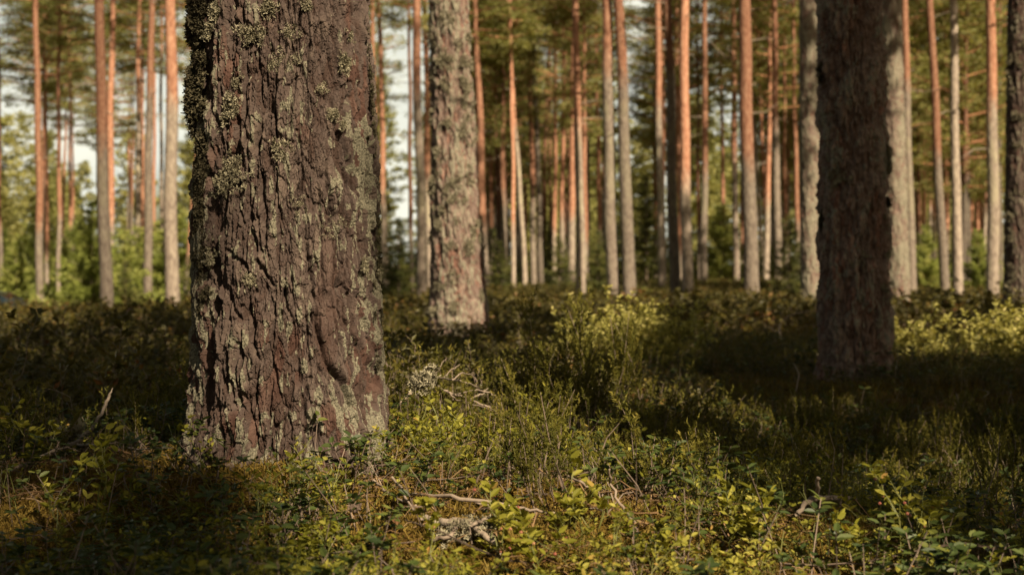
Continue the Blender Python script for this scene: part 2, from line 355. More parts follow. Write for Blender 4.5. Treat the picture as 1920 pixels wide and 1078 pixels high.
# ------------------------------------------------------------------ the stand: pines seen in the picture
# label, top x (row 0), foot x, foot row, foot width px, real foot diameter m, row where the bark turns orange, crown start row (None = above the picture)
PINES = [
 ('thin orange pine stem cut by the left edge of the photo', 1, 2, 440, 8, .20, 420, 150),
 ('reddish pine beside the parked car, pale at its foot', 69, 75, 577, 15, .25, 420, 20),
 ('short thin orange pine stem a little right of the pine beside the car', 86, 90, 470, 8, .20, 470, 190),
 ('far pine with forked orange limbs among bright foliage, above the young spruces', 114, 109, 460, 9, .21, 400, 90),
 ('thinnest far orange stem just left of the dark front twin pine', 132, 135, 420, 7, .20, 430, 170),
 ('dark shaded pine standing in front of its orange twin', 187, 200, 607, 25, .29, 270, None),
 ('orange sunlit pine directly behind the dark front twin', 210, 205, 560, 15, .25, 420, None),
 ('slim greyish pine close left of the dark brown pine', 263, 255, 573, 12, .23, 200, None),
 ('thin orange stem glimpsed between the slim greyish and the dark brown pine', 268, 264, 480, 8, .21, 470, 140),
 ('dark brown pine between the slim greyish pine and the bright pale pine', 284, 276, 578, 17, .27, 180, None),
 ('very thin dark stem half hidden behind the bright pale pine', 305, 303, 490, 8, .20, 100, 30),
 ('bright sunlit pale pine, widest trunk left of the huge rough trunk', 320, 323, 597, 27, .30, 190, None),
 ('thin leaning orange pine at the left edge of the huge rough trunk', 386, 346, 508, 9, .20, 480, 150),
 ('dark red pine peeking out behind the upper right of the huge rough trunk', 699, 709, 548, 11, .24, 330, None),
 ('orange pine with grey foot in the gap right of the huge rough trunk', 711, 724, 530, 13, .24, 360, 40),
 ('thin orange pine in the sky gap left of the thick lichened trunk', 766, 773, 558, 9, .20, 420, 60),
 ('dark pine with pale grey foot, left neighbour of the thick lichened trunk', 781, 792, 572, 19, .27, 180, None),
 ('orange red pine squeezed against the left side of the thick lichened trunk', 797, 807, 553, 13, .25, 330, None),
 ('flaky orange pine hard against the right side of the thick lichened trunk', 893, 910, 505, 17, .30, 420, 90),
 ('orange pine with short grey foot, first clear of the thick lichened trunk', 942, 945, 548, 12, .23, 370, 120),
 ('slender orange pine close right of the grey footed orange pine', 958, 963, 552, 9, .21, 420, 110),
 ('far pale pine leaning away behind the slender orange pine', 955, 986, 505, 10, .24, 240, 130),
 ('sunlit orange pine whose right side touches a dark slim pine', 992, 1001, 561, 12, .24, 360, None),
 ('dark slim pine pressed to the right side of a sunlit orange pine', 999, 1015, 562, 12, .24, 90, None),
 ('far thin orange pine in foliage, left of the brightest orange pine', 1041, 1039, 460, 9, .23, 430, 60),
 ('far reddish pine next left of the brightest orange pine', 1057, 1053, 465, 9, .23, 400, 90),
 ('brightest orange pine half behind the dark red pine', 1077, 1070, 537, 14, .26, 400, 40),
 ('dark red pine standing in front of the brightest orange pine', 1080, 1090, 572, 18, .27, 240, None),
 ('short thin grey dead stem right of the dark red pine', 1102, 1104, 508, 6, .17, -200, 380),
 ('pale grey sunlit pine, left one of the wide central pair', 1135, 1151, 575, 24, .29, 130, None),
 ('dark shaded pine, right one of the wide central pair', 1159, 1183, 584, 25, .30, 150, None),
 ('slim pine orange above and dark below, left of the sunlit pale pine', 1232, 1242, 548, 15, .25, 200, None),
 ('sunlit pale grey pine rising behind the bright bilberry bush', 1252, 1267, 580, 20, .27, 120, None),
 ('orange pine wedged between the sunlit pale grey pine and the brown pine', 1267, 1279, 560, 12, .24, 470, None),
 ('brown orange pine at the right edge of the bright bilberry bush', 1281, 1289, 575, 21, .28, 330, None),
 ('thin short orange pine left of the slender dark footed pine', 1306, 1312, 510, 8, .21, 420, 170),
 ('slender pine with dark foot standing behind the mossy clearing', 1321, 1320, 532, 14, .25, 320, 10),
 ('thin pine in front of the small right hand sky gap', 1351, 1357, 506, 8, .22, 420, 100),
 ('slender reddish pine just left of the strong red orange pine', 1374, 1381, 538, 12, .24, 300, None),
 ('strong red orange pine with pale grey foot, widest in its group', 1396, 1411, 572, 28, .31, 290, None),
 ('hair thin orange stem hidden by the strong red orange pine', 1388, 1393, 490, 7, .20, 470, 200),
 ('thin orange leaning pine beside the pale broken snag', 1417, 1442, 507, 8, .21, 480, 200),
 ('evenly pale pink sunlit pine, left of the far red stem', 1451, 1459, 500, 15, .27, 230, 5),
 ('far thin red stem right of the pale pink pine', 1470, 1474, 470, 9, .23, 430, 60),
 ('thin orange pine at the left edge of the lichened grey trunk', 1487, 1496, 500, 10, .24, 420, 50),
 ('orange sunlit pine close right of the wide pale patched trunk', 1695, 1711, 528, 18, .28, 160, None),
 ('hair thin orange stem right of the orange sunlit pine', 1708, 1722, 510, 7, .20, 500, 90),
 ('orange pine with pale lower stem, left of the grey leaning pine', 1743, 1773, 522, 18, .28, 290, None),
 ('thin reddish pine half behind the grey leaning pine', 1770, 1778, 500, 8, .22, 430, 10),
 ('smooth grey leaning pine without orange bark, among orange ones', 1785, 1798, 578, 19, .25, -900, None),
 ('thin pinkish stem just right of the smooth grey leaning pine', 1800, 1806, 500, 8, .22, 440, 60),
 ('bright orange pine whose foot glows in a sun patch', 1808, 1815, 526, 13, .25, 330, 5),
 ('far thin orange stem with broken look left of the brown pine', 1836, 1840, 500, 7, .22, 480, 300),
 ('brown pine with sunlit pale foot near the right edge', 1856, 1862, 582, 24, .30, 200, None),
 ('pale thin stem between the brown pine and the rough edge trunk', 1872, 1876, 540, 8, .20, 60, 200),
]
TREES = []
for (lab, xt, xb, yb, wb, D, yo, yc) in PINES:
    if wb <= 10: D *= .78
    d = D*FPX/wb
    TREES.append(dict(label=lab, xt=xt, xb=xb, yb=yb, wb=wb, D=D, d=d, yo=yo, yc=yc))
# the five thick trunks with modelled bark
HERO = dict(xb=543, xt=533, d=3.4)
SECOND = dict(xb=863, xt=842, yb=640, d=11.4)
RIGHT = dict(xb=1605, xt=1593, yb=692, d=8.0)
PATCH = dict(xb=1685, xt=1670, yb=594, d=21.0)
GREYL = dict(xb=1522, xt=1514, yb=583, d=23.5)
EDGE = dict(xb=1911, xt=1913, yb=590, d=17.5)

ctl = [(-.53, 3.4, .0), (-.05, 3.5, .05), (.0, 2.2, -.05), (.25, 2.8, .02), (-1.0, 2.3, -.06), (1.0, 2.3, -.09), (-2.0, 4.5, -.13), (1.5, 4.2, -.26), (.85, 3.9, -.20), (1.3, 3.2, -.22), (1.3, 5.4, -.28), (.6, 6.2, -.24), (.12, 4.6, .02), (-.3, 5.2, .0), (1.9, 7.5, -.10), (1.93, 7.95, -.07), (2.2, 8.0, -.09), (1.6, 7.8, -.11), (2.0, 6.4, -.22), (1.2, 7.5, -.24), (-2, 8, -.22), (-1.6, 6, -.2), (0, 9, -.17), (3, 9, -.16), (0, -6, -.1), (-9, 2, -.2), (9, 2, -.2), (-8, 12, -.45), (9, 13, -.2),
       (-14.8, 42, -1.55), (-18, 55, -1.2), (-9, 40, -.95), (-6, 60, -.2), (0, 75, .5), (20, 75, .5), (0, 110, .8), (-40, 110, .2), (50, 110, .8), (0, 300, 2), (-200, 200, 1), (200, 200, 1), (0, -200, 0), (-35, 42, -1.6)]
for t in (SECOND, RIGHT, PATCH, GREYL, EDGE):
    ctl.append(((t['xb']-CX)/FPX*t['d'], t['d'], CAMZ-(t['yb']-HY)/FPX*t['d']-.12))
for t in TREES:
    if t['wb'] >= 12 and t['yb'] > 530: ctl.append(((t['xb']-CX)/FPX*t['d'], t['d'], CAMZ-(t['yb']-HY)/FPX*t['d']-.10))
CT = np.array(ctl)

def ground(x, y):
    x = np.asarray(x, float); y = np.asarray(y, float); shp = np.broadcast(x, y).shape
    x = np.broadcast_to(x, shp).ravel(); y = np.broadcast_to(y, shp).ravel()
    out = np.empty(len(x))
    for i in range(0, len(x), 50000):
        a, b = x[i:i+50000], y[i:i+50000]
        R = .22 + .07*np.abs(b)
        d2 = (a[:, None]-CT[None, :, 0])**2 + (b[:, None]-CT[None, :, 1])**2
        wgt = 1/(d2+R[:, None]**2)**2
        out[i:i+50000] = (wgt*CT[None, :, 2]).sum(1)/wgt.sum(1)
    r = np.hypot(x, y)
    nf = np.clip((30-r)/20, .0, 1)
    z0 = np.zeros_like(x)
    out += (fbm(x*1.1, y*1.1, z0, 5, 3)-.5)*.16*nf + (fbm(x*4, y*4, z0, 9, 2)-.5)*.085*np.clip((10-r)/6, 0, 1)
    out += .05*np.exp(-((x+.53)**2+(y-3.4)**2)/.25)
    return out.reshape(shp)
def gz(x, y): return float(ground(np.array([x]), np.array([y]))[0])
def PP(px, py, d): return np.array([(px-CX)/FPX*d, d, CAMZ-(py-HY)/FPX*d])
DS = np.concatenate([np.arange(1.5, 14, .03), np.arange(14, 90, .4)])
def hit(px, py, h=0.0):
    """point h above the ground that is seen at pixel px, py"""
    X = (px-CX)/FPX*DS; Z = CAMZ-(py-HY)/FPX*DS
    k = np.where(Z <= ground(X, DS)+h)[0]
    d = DS[k[0]] if len(k) else 60.0
    return PP(px, py, d)

# ground sheet: fine near the viewpoint, coarse to the horizon
ux = np.linspace(-1, 1, 361); gx = 5*ux + 595*np.sign(ux)*np.abs(ux)**5
uy = np.linspace(-1, 1, 421); gy = 3 + 6*uy + 594*np.sign(uy)*np.abs(uy)**5
GXm, GYm = np.meshgrid(gx, gy)
Zg = ground(GXm, GYm)
V = np.stack([GXm, GYm, Zg], -1).reshape(-1, 3)
i0 = (np.arange(len(gy)-1)[:, None]*len(gx)+np.arange(len(gx)-1)[None]).ravel()
Q = np.stack([i0, i0+1, i0+1+len(gx), i0+len(gx)], 1)
tag(build('forest_floor_ground', V, Q, None, None, [M_ground], smooth=True), 'mossy uneven forest floor ground', None, None, 'structure')

# ------------------------------------------------------------------ modelled bark trunks
def seg_dist(px, py, pts):
    r = np.full(px.shape, 1e9)
    for (x0, y0), (x1, y1) in zip(pts[:-1], pts[1:]):
        dx, dy = x1-x0, y1-y0
        t = np.clip(((px-x0)*dx+(py-y0)*dy)/(dx*dx+dy*dy), 0, 1)
        r = np.minimum(r, np.hypot(px-x0-t*dx, py-y0-t*dy))
    return r

def bark_trunk(name, parent, base, prof, lean, nth, zl, k, seed, material, lichbias, hero=False, cells=(.062, .24)):
    """prof: [(z, radius)]; k scales the relief; zl: row heights"""
    th = np.arange(nth)/nth*2*math.pi
    TH, Z = np.meshgrid(th, zl)
    R = np.interp(Z, [p[0] for p in prof], [p[1] for p in prof])
    R = R + .034*np.exp(-np.clip(Z+.02, 0, 9)/.05)*np.clip(.35+np.sin(3*TH+1.1+seed)+.5*np.sin(5*TH+seed*2), 0, 1.4)
    R0 = prof[1][1]; per = 2*math.pi*R0
    s = TH*R0
    X, Y = np.cos(TH)*R0, np.sin(TH)*R0
    wn = fbm(X*6, Y*6, Z*3, seed, 2)-.5; wn2 = fbm(X*22, Y*22, Z*14, seed+3, 2)-.5; wz = fbm(X*7, Y*7, Z*4, seed+6, 2)-.5; hf = fbm(X*75, Y*75, Z*48, seed+9, 3)-.5
    S = s + .034*wn + .018*wn2 + .007*hf + .03*Z; ZZ = Z + .06*wz + .03*wn2 + .012*hf
    f1, f2, id1, dz1 = voronoi(S, ZZ, cells[0], cells[1], per, seed)
    g1, g2, id2, dz2 = voronoi(S+.010*wn2, ZZ, cells[0]*.48, cells[1]*.33, per, seed+1)
    h1, h2, id3, dz3 = voronoi(S+.010*wn2, ZZ+.01*wn2, cells[0]*.17, cells[1]*.10, per, seed+2)
    fiss = sstep(.0, .22, f2-f1); e2 = sstep(.0, .14, g2-g1); e3 = sstep(0, .2, h2-h1)
    dm = .35 + 1.1*sstep(.35, .65, fbm(X*5, Y*5, Z*2.2, seed+8, 2))
    t1 = fbm(X*18+.9*wn2, Y*18+.9*wn2, Z*8+.9*wn2, seed+40, 5); t2 = fbm(X*55, Y*55, Z*26, seed+44, 4)
    T1 = sum(sstep(q-.006, q+.006, t1) for q in (.36, .42, .47, .52, .57, .63)); T2 = sum(sstep(q-.012, q+.012, t2) for q in (.40, .5, .6))
    n5 = fbm(X*10+.25*wn2, Y*10, Z*1.9, seed+50, 3); crack = sstep(.90, .99, 1-np.abs(n5-.5)*4)*sstep(.35, .6, fbm(X*6, Y*6, Z*3, seed+53, 2))
    rough = fbm(X*110, Y*110, Z*75, seed+12, 3)-.5
    H = .0105*(fiss-1)*dm + .0042*(e2-1)*dm + .0045*(id2-.5) - .0040*dz2*e2 + .0020*(id3-.5) - .0016*dz3 + .0012*(e3-1) + .0040*rough + .0040*(T1-3) + .0026*(T2-1.5) - .010*crack
    H *= k
    lich = .36*fbm(X*7, Y*7, Z*3.0, seed+20, 3) + .64*fbm(X*92, Y*92, Z*36, seed+22, 3) + .09*(fiss-.6) + .02*(T1-3) + lichbias(Z, TH)
    lich = sstep(.555, .60, lich)
    H += lich*.0030*k*(fbm(X*190, Y*190, Z*150, seed+25, 2)-.3)
    red = sstep(.62, .74, id2)*sstep(.44, .60, fbm(X*7, Y*7, Z*4, seed+30, 2))*(1-.8*lich)
    plate = np.clip(.35*id2+.25*id3+.12*T1*.5+.05*T2, 0, 1)
    if hero:
        yy = 3.4 - R*.9*np.abs(np.sin(TH)); px = CX + (base[0]+lean[0]*Z+np.cos(TH)*R)/yy*FPX; py = HY + (CAMZ-(base[2]+Z))/yy*FPX
        front = (np.sin(TH) < -.05)
        jx, jy = 26*wn2, 26*wn
        for wdt, dep, pts in HEROFISS:
            d_ = seg_dist(px+jx*.7, py+jy, pts)
            H -= np.where(front, dep*np.exp(-(d_/wdt)**2), 0)
        ell = ((px+jx-614)/22)**2 + ((py+jy*2-560)/135)**2
        mk = np.where(front, sstep(1.15, .85, ell), 0)
        H = H*(1-.38*mk); red = np.maximum(red, mk*.32); lich = lich*(1-.75*mk)
    RR = R + H
    V = np.stack([RR*np.cos(TH)+lean[0]*Z, RR*np.sin(TH)+lean[1]*Z, Z], -1).reshape(-1, 3)
    nr = len(zl)
    i = np.arange(nr-1)[:, None]*nth; j = np.arange(nth)[None]; j2 = (j+1) % nth
    Q = np.stack([i+j, i+j2, i+nth+j2, i+nth+j], -1).reshape(-1, 4)
    return build(name, V, Q, None, None, [material], parent, not hero, dict(plate=plate.ravel(), lich=lich.ravel(), red=red.ravel()))

HEROFISS = [(5, .026, [(588, 585), (608, 640), (612, 672), (640, 712), (660, 760)]), (4, .014, [(533, 540), (548, 600), (541, 645)]),
            (4.5, .018, [(655, 190), (641, 250), (656, 300), (668, 360)]), (4, .014, [(480, 335), (489, 262), (508, 228)]), (4, .016, [(688, 265), (700, 325)]),
            (3.5, .014, [(660, 545), (668, 620), (699, 690), (706, 800)]), (6, .018, [(398, 470), (410, 560), (394, 650), (384, 790)]),
            (3, .012, [(584, 480), (590, 560), (602, 620)]), (4, .014, [(503, 845), (520, 800), (541, 778)]), (3.5, .014, [(486, 490), (512, 530)]),
            (3, .011, [(560, 250), (566, 330), (560, 420)]), (3, .011, [(620, 380), (634, 440), (640, 500)]), (3.5, .012, [(480, 360), (474, 430), (482, 470)]),
            (3.5, .013, [(712, 400), (700, 460), (705, 540)]), (3, .010, [(450, 640), (447, 700), (455, 760)]), (3, .010, [(640, 820), (660, 780), (690, 840)]),
            (3.5, .012, [(580, 700), (570, 760), (576, 830)]), (4, .012, [(430, 470), (470, 500)])]

def levels(z0, zf, z1, step, ncoarse):
    a = np.arange(z0, zf, step); u = np.linspace(0, 1, ncoarse+1)[1:]
    return np.concatenate([a, zf + (z1-zf)*u**1.6])

def scaled(p, f): return [(z, r*f) for z, r in p]

# lichen tufts: forked flat lobes
def lichen_tuft(rs, nl=14, size=.02):
    g = Geo()
    for _ in range(nl):
        az, el = rs.uniform(0, 6.28), rs.uniform(.15, 1.3)
        d = np.array([math.cos(az)*math.cos(el), math.sin(az)*math.cos(el), math.sin(el)])
        s_ = np.cross(d, rs.normal(size=3)); s_ /= np.linalg.norm(s_)+1e-9
        L = size*rs.uniform(.5, 1.2); wd = L*rs.uniform(.16, .3)
        b = rs.normal(size=3)*size*.35; b[2] = abs(b[2])*.3
        m = b+d*L*.55 + rs.normal(size=3)*L*.12
        t = rs.uniform(.2, .8)
        for sg in (-1, 1):
            e = m + d*L*.4 + s_*sg*L*.38 + rs.normal(size=3)*L*.15
            g.add([b-s_*wd*.5, b+s_*wd*.5, m+s_*wd*.6, m-s_*wd*.6, e+d*wd*.5, e-d*wd*.4+s_*sg*wd*.4], [(0, 1, 2), (0, 2, 3), (3, 2, 4), (2, 5, 4) if sg > 0 else (3, 4, 5)], 0, t)
    return g.arr()

def put_tufts(name, parent, items, material, seed):
    """items: (centre xyz local, normal, size, count, spread)"""
    rs = np.random.default_rng(seed); protos = [lichen_tuft(rs) for _ in range(6)]
    pos, Rm, sc, tn, wh = [], [], [], [], []
    for c, n, size, cnt, spr in items:
        n = np.array(n, float); n /= np.linalg.norm(n)
        t1 = np.cross(n, [0, 0, 1]); t1 /= np.linalg.norm(t1); t2 = np.cross(n, t1)
        for _ in range(cnt):
            a, b = rs.normal(0, spr*.55, 2)
            pos.append(np.array(c)+t1*a+t2*b+n*rs.uniform(-.2, .35)*size*.02)
            q = rs.uniform(0, 6.28); u = t1*math.cos(q)+t2*math.sin(q); v = np.cross(n, u)
            Rm.append(np.stack([u, v, n], 1)); sc.append(size*rs.uniform(.6, 1.2)); tn.append(rs.uniform(-.2, .25)); wh.append(rs.integers(6))
    r = scatter(protos, np.array(pos), np.array(Rm), np.array(sc), np.array(tn), np.array(wh))
    o = build(name, *r, [material], parent)
    o['kind'] = 'stuff'
    return o

# --- pine crown and limb shapes (shared by all the pines)
def pine_crown(seed, L=8.0, R=2.3, nl=38, ncl=9, nb=23, bl=.20, bw=.040):
    rs = np.random.default_rng(seed); limbs = Geo(); cl, ti, rad = [], [], []
    for i in range(nl):
        t = (i+rs.uniform(0, 1))/nl
        z = L*t*.96; az = i*2.4+rs.uniform(-.5, .5)
        ln = R*(1.0-.75*max(0, t-.35)/.65)*(.55+.45*min(1, t/.25))*rs.uniform(.55, 1.15)
        up = -.12+.75*t+rs.uniform(-.12, .15)
        d = np.array([math.cos(az), math.sin(az), 0.0]); sd = np.array([-d[1], d[0], 0])
        bend = rs.uniform(-.3, .3)
        pt = lambda u: np.array([0, 0, z]) + d*ln*u + sd*bend*u*u*ln*.6 + np.array([0, 0, ln*(up*u+.12*u*u)])
        us = np.linspace(0, 1, 5)
        limbs.tube([pt(u) for u in us], np.linspace(.045, .010, 5)*(1.2-.6*t), 0, rs.uniform(.2, .8), 4, False)
        for c in range(ncl):
            u = rs.uniform(.38, 1.05); off = rs.normal(size=3)*np.array([.36, .36, .12])*ln*.42
            cl.append(pt(u)+off); ti.append(rs.uniform(.1, .75)); rad.append(rs.uniform(.18, .36))
            if c % 2 == 0: limbs.tube([pt(max(.2, u-.25)), pt(u)+off*.6, pt(u)+off], [.014, .009, .005], 0, .5, 3, False)
    cl = np.array(cl); n = len(cl)*nb
    C = np.repeat(cl, nb, 0); rr = np.repeat(rad, nb); T = np.repeat(ti, nb)+rs.uniform(-.12, .2, n)
    dirs = rs.normal(size=(n, 3)); dirs[:, 2] = dirs[:, 2]*.6+.45; dirs /= np.linalg.norm(dirs, axis=1)[:, None]
    b = C + rs.normal(size=(n, 3))*rr[:, None]*np.array([.62, .62, .36])
    sd = np.cross(dirs, rs.normal(size=(n, 3))); sd /= np.linalg.norm(sd, axis=1)[:, None]+1e-9
    ll = bl*rs.uniform(.6, 1.3, n)[:, None]; ww = bw*rs.uniform(.6, 1.4, n)[:, None]
    V = np.stack([b-sd*ww*.5, b+sd*ww*.5, b+dirs*ll], 1).reshape(-1, 3)
    return (V, np.arange(3*n).reshape(-1, 3), np.zeros(n, int), np.clip(np.repeat(T, 3), 0, 1)), limbs.arr()

def mesh_only(name, arr, mats):
    o = build(name, *arr, mats); me = o.data; bpy.data.objects.remove(o); return me
CROWNS = []
for sd_ in range(7):
    nd_, lb_ = pine_crown(100+sd_)
    CROWNS.append((mesh_only('pine_crown', nd_, [M_needle]), mesh_only('pine_limbs', lb_, [M_limb])))

def add_crown(root, z0, lean, L, R, k):
    cme, lme = CROWNS[k % len(CROWNS)]
    for nm, me in (('crown', cme), ('limbs', lme)):
        o = link(nm, me, root)
        o.location = (lean[0]*z0, lean[1]*z0, z0); o.scale = (R/2.3, R/2.3, L/8.0)
        o.rotation_euler = (-lean[1], lean[0], (k*1.7) % 6.28)

def stubs(root, rs, zmin, zmax, rfun, lean, n, long=.9):
    for _ in range(n):
        g = Geo()
        z = rs.uniform(zmin, zmax); az = rs.uniform(0, 6.28); ln = rs.uniform(.15, long); r = rfun(z)
        d = np.array([math.cos(az), math.sin(az), rs.uniform(-.25, .35)]); c = np.array([lean[0]*z, lean[1]*z, z])
        p = [c+d*r*.7, c+d*(r+ln*.5)+[0, 0, rs.normal()*.03], c+d*(r+ln)+[rs.normal()*.05, rs.normal()*.05, rs.normal()*.08]]
        g.tube(p, [.016, .010, .004], 0, rs.uniform(.2, .8), 4, False)
        if ln > .5: g.tube([p[1], p[1]+(d+rs.normal(size=3)*.6)*ln*.35], [.007, .003], 0, .5, 3, False)
        gbuild('dead_branch', g, [M_dead], root)

# --- slender pines
def slender(t, i, name='pine_tree', crown=True):
    rs = np.random.default_rng(900+i)
    d = t['d']; x0 = (t['xb']-CX)/FPX*d; yb = t['yb']
    zb = gz(x0, d)
    ztop = CAMZ+HY/FPX*d - zb                        # height that meets the top edge of the picture
    span = max(2.0, ztop-(CAMZ-(yb-HY)/FPX*d-zb))
    lean = np.array([(t['xt']-t['xb'])/FPX*d/span, rs.uniform(-.012, .012)])
    z0c = (CAMZ+(HY-t['yc'])/FPX*d-zb) if t['yc'] is not None else ztop+rs.uniform(.6, 2.5)
    L = rs.uniform(5.5, 8.0) if t['yc'] is not None else rs.uniform(4.0, 7.5); H = z0c+L*.97
    r0 = t['D']/2
    root = empty(name, (x0, d, zb))
    tag(root, t['label'], 'pine tree', t.get('group', 'slender pines in the stand'))
    nth = 28 if t['wb'] > 10 else 14
    zl = levels(-.4, min(ztop+.5, H*.9), H, .09 if t['wb'] > 10 else .16, 14)
    TH, Z = np.meshgrid(np.arange(nth)/nth*6.2832, zl)
    taper = 1-.62*np.clip(Z/H, 0, 1)**1.15
    if t['yc'] is not None: taper = 1-.8*np.clip(Z/H, 0, 1)**1.3
    R = r0*taper*(1+.22*np.exp(-np.maximum(Z, 0)/.28))
    cx_, cy_ = np.cos(TH), np.sin(TH); sdn = i*13
    R = R*(1+.10*(fbm(cx_*2+sdn, cy_*2, Z*2.5, 3, 2)-.5)+.12*(fbm(cx_*6+sdn, cy_*6, Z*9, 4, 2)-.5))
    wv = .020*np.sin(Z*rs.uniform(.5, .9)+rs.uniform(0, 6))*np.clip(Z, 0, 2)/2 + .011*np.sin(Z*rs.uniform(1.3, 2.1)+rs.uniform(0, 6))
    V = np.stack([R*cx_+lean[0]*Z+wv, R*cy_+lean[1]*Z+wv*.6, Z], -1).reshape(-1, 3)
    nr = len(zl); ii = np.arange(nr-1)[:, None]*nth; j = np.arange(nth)[None]; j2 = (j+1) % nth
    Q = np.stack([ii+j, ii+j2, ii+nth+j2, ii+nth+j], -1).reshape(-1, 4)
    zo = CAMZ+(HY-t['yo'])/FPX*d-zb
    if t['yo'] < -500: zo = 50
    org = sstep(zo-1.1, zo+1.0, Z)
    lich = np.full(Z.shape, rs.uniform(.1, .9))
    build('trunk', V, Q, None, None, [M_barkfar], root, True, dict(orange=org.ravel(), lich=lich.ravel()))
    if crown:
        add_crown(root, z0c, lean, L, rs.uniform(1.9, 2.7) if t['yc'] is not None else rs.uniform(1.0, 2.3), i)
    rf = lambda z: r0*(1-.6*min(1, z/H))
    stubs(root, rs, max(2.0, z0c*.45), min(z0c+1.0, ztop+.3), rf, lean, rs.integers(3, 7) if t['wb'] > 10 else 2)
    return root
for i, t in enumerate(TREES): slender(t, i)

# pale broken snag
sn = dict(label='pale broken snag without crown leaning behind the strong red orange pine', xt=1405, xb=1433, yb=507, wb=9, D=.20, d=.20*FPX/9, yo=-900, yc=130, group=None)
r_ = empty('dead_pine_snag', (0, 0, 0)); d = sn['d']; x0 = (sn['xb']-CX)/FPX*d; zb = gz(x0, d); r_.location = (x0, d, zb)
tag(r_, sn['label'], 'dead tree')
g = Geo(); zt = CAMZ+(HY-125)/FPX*d-zb; lx = (1411-1433)/FPX*d/(zt-(CAMZ-zb))
zz = np.linspace(-.3, zt, 30); g.tube([(lx*z, .01*z, z) for z in zz], np.linspace(.10, .055, 30)*(1+.1*np.sin(zz*3)), 0, .75, 10)
g.tube([(lx*zt, .01*zt, zt-.05), (lx*zt-.03, .0, zt+.22)], [.03, .004], 0, .9, 4)
gbuild('trunk', g, [M_dead], r_, True)
stubs(r_, np.random.default_rng(5), 2, zt-.5, lambda z: .08, (lx, .01), 7, .5)

# --- thick trunks
def thick(t, label, prof, H, nth, zf, step, k, seed, material, bias, lp, group='thick old pines', hero=False, zb=None, cells=(.062, .24)):
    d = t['d']; x0 = (t['xb']-CX)/FPX*d; zb = gz(x0, d) if zb is None else zb
    span = HY/FPX*d + max(.1, (t.get('yb', 870)-HY)/FPX*d)
    lean = np.array([(t['xt']-t['xb'])/FPX*d/span, 0.0])
    root = empty('pine_tree', (x0, d, zb)); tag(root, label, 'pine tree', group)
    bark_trunk('trunk', root, (x0, d, zb), prof, lean, nth, levels(-.35, zf, H, step, 60), k, seed, material, bias, hero, cells)
    add_crown(root, H-7.5, lean, 8.5, lp, seed)
    stubs(root, np.random.default_rng(seed), max(zf+.6, 4), H-6, lambda z: prof[1][1]*.7, lean, 10, 1.3)
    return root, x0, d, zb, lean

hz = gz((543-CX)/FPX*3.4, 3.4)
hprof = [(-.5, .262), (-.14, .30), (-.06, .268), (.02, .240), (.09, .230), (.25, .223), (.65, .2145), (1.15, .192), (2.2, .175), (17, .05)]
hb = lambda Z, TH: np.where(np.sin(TH) < .3, (.050*sstep(.95, .45, Z) - .040), -.03) + .03*np.exp(-((TH-3.75)/.35)**2)
HR = thick(HERO, 'huge rough pine trunk crusted with lichen, standing closest on the mossy mound', hprof, 17, 820, 1.4, .0020, .82, 41, M_bark, hb, 2.6, 'thick old pines', True, hz, (.052, .20))

def hero_pt(px, py, out=0.0):
    root, x0, d0, zb, lean = HR
    y = 3.2
    for _ in range(4):
        z = CAMZ-(py-HY)/FPX*y; zl_ = z-zb; R = np.interp(zl_, [p[0] for p in hprof], [p[1] for p in hprof])
        x = (px-CX)/FPX*y - x0 - lean[0]*zl_; x = max(-R*.995, min(R*.995, x)); y = 3.4-math.sqrt(R*R-x*x)
    n = np.array([x/R, -math.sqrt(max(1e-4, 1-(x/R)**2)), 0.05])
    return np.array([x+lean[0]*zl_, y-3.4, zl_])+n*out, n

rs = np.random.default_rng(77); it = []
for px, py, size, cnt, spr in [(645, 122, 1.1, 16, .022), (505, 18, 1.2, 14, .020), (485, 60, 1.1, 14, .028), (532, 282, 1.2, 16, .026), (545, 60, .9, 8, .02), (575, 12, 1.0, 8, .018), (622, 215, 1.0, 10, .02), (640, 235, .9, 6, .012),
                               (470, 65, 1.0, 10, .03), (435, 205, 1.1, 14, .035), (440, 320, 1.1, 18, .045), (420, 345, 1.0, 12, .035), (540, 115, .9, 10, .028), (600, 165, .8, 7, .02), (470, 520, .9, 9, .022), (655, 70, .8, 6, .018), (683, 500, .9, 9, .022),
                               (520, 120, .9, 9, .03), (395, 480, .9, 10, .03), (555, 385, .7, 8, .03), (610, 430, .6, 7, .025), (640, 420, .6, 6, .02), (715, 520, .9, 8, .02), (450, 150, .8, 6, .02), (395, 60, 1.1, 12, .03), (410, 20, 1.2, 14, .03)]:
    c, n = hero_pt(px, py, .002); it.append((c, n, size*.34, cnt*3, spr*.75))
put_tufts('lichen_tufts', HR[0], it, M_lichen, 3)
it = []
for _ in range(150):
    py = rs.uniform(0, 1)**1.35*580; px = 366+abs(rs.normal(0, 9))+(6 if py > 250 else 0)
    c, n = hero_pt(px, py, .003); it.append((c, n, rs.uniform(.32, .62)*(1.0 if py < 280 else .7), 13, .013))
for (px, py) in [(370, 35), (374, 45), (372, 15), (372, 60), (371, 165), (371, 180), (372, 195), (371, 150), (373, 205), (374, 10)]:
    c, n = hero_pt(px, py, .012); it.append((c, n, .65, 34, .018))
for _ in range(60):
    c, n = hero_pt(rs.uniform(700, 722), rs.uniform(60, 700), .001); it.append((c, n, .35, 3, .012))
put_tufts('shade_toned_lichen_fringe', HR[0], it, M_lichen_shade, 4)

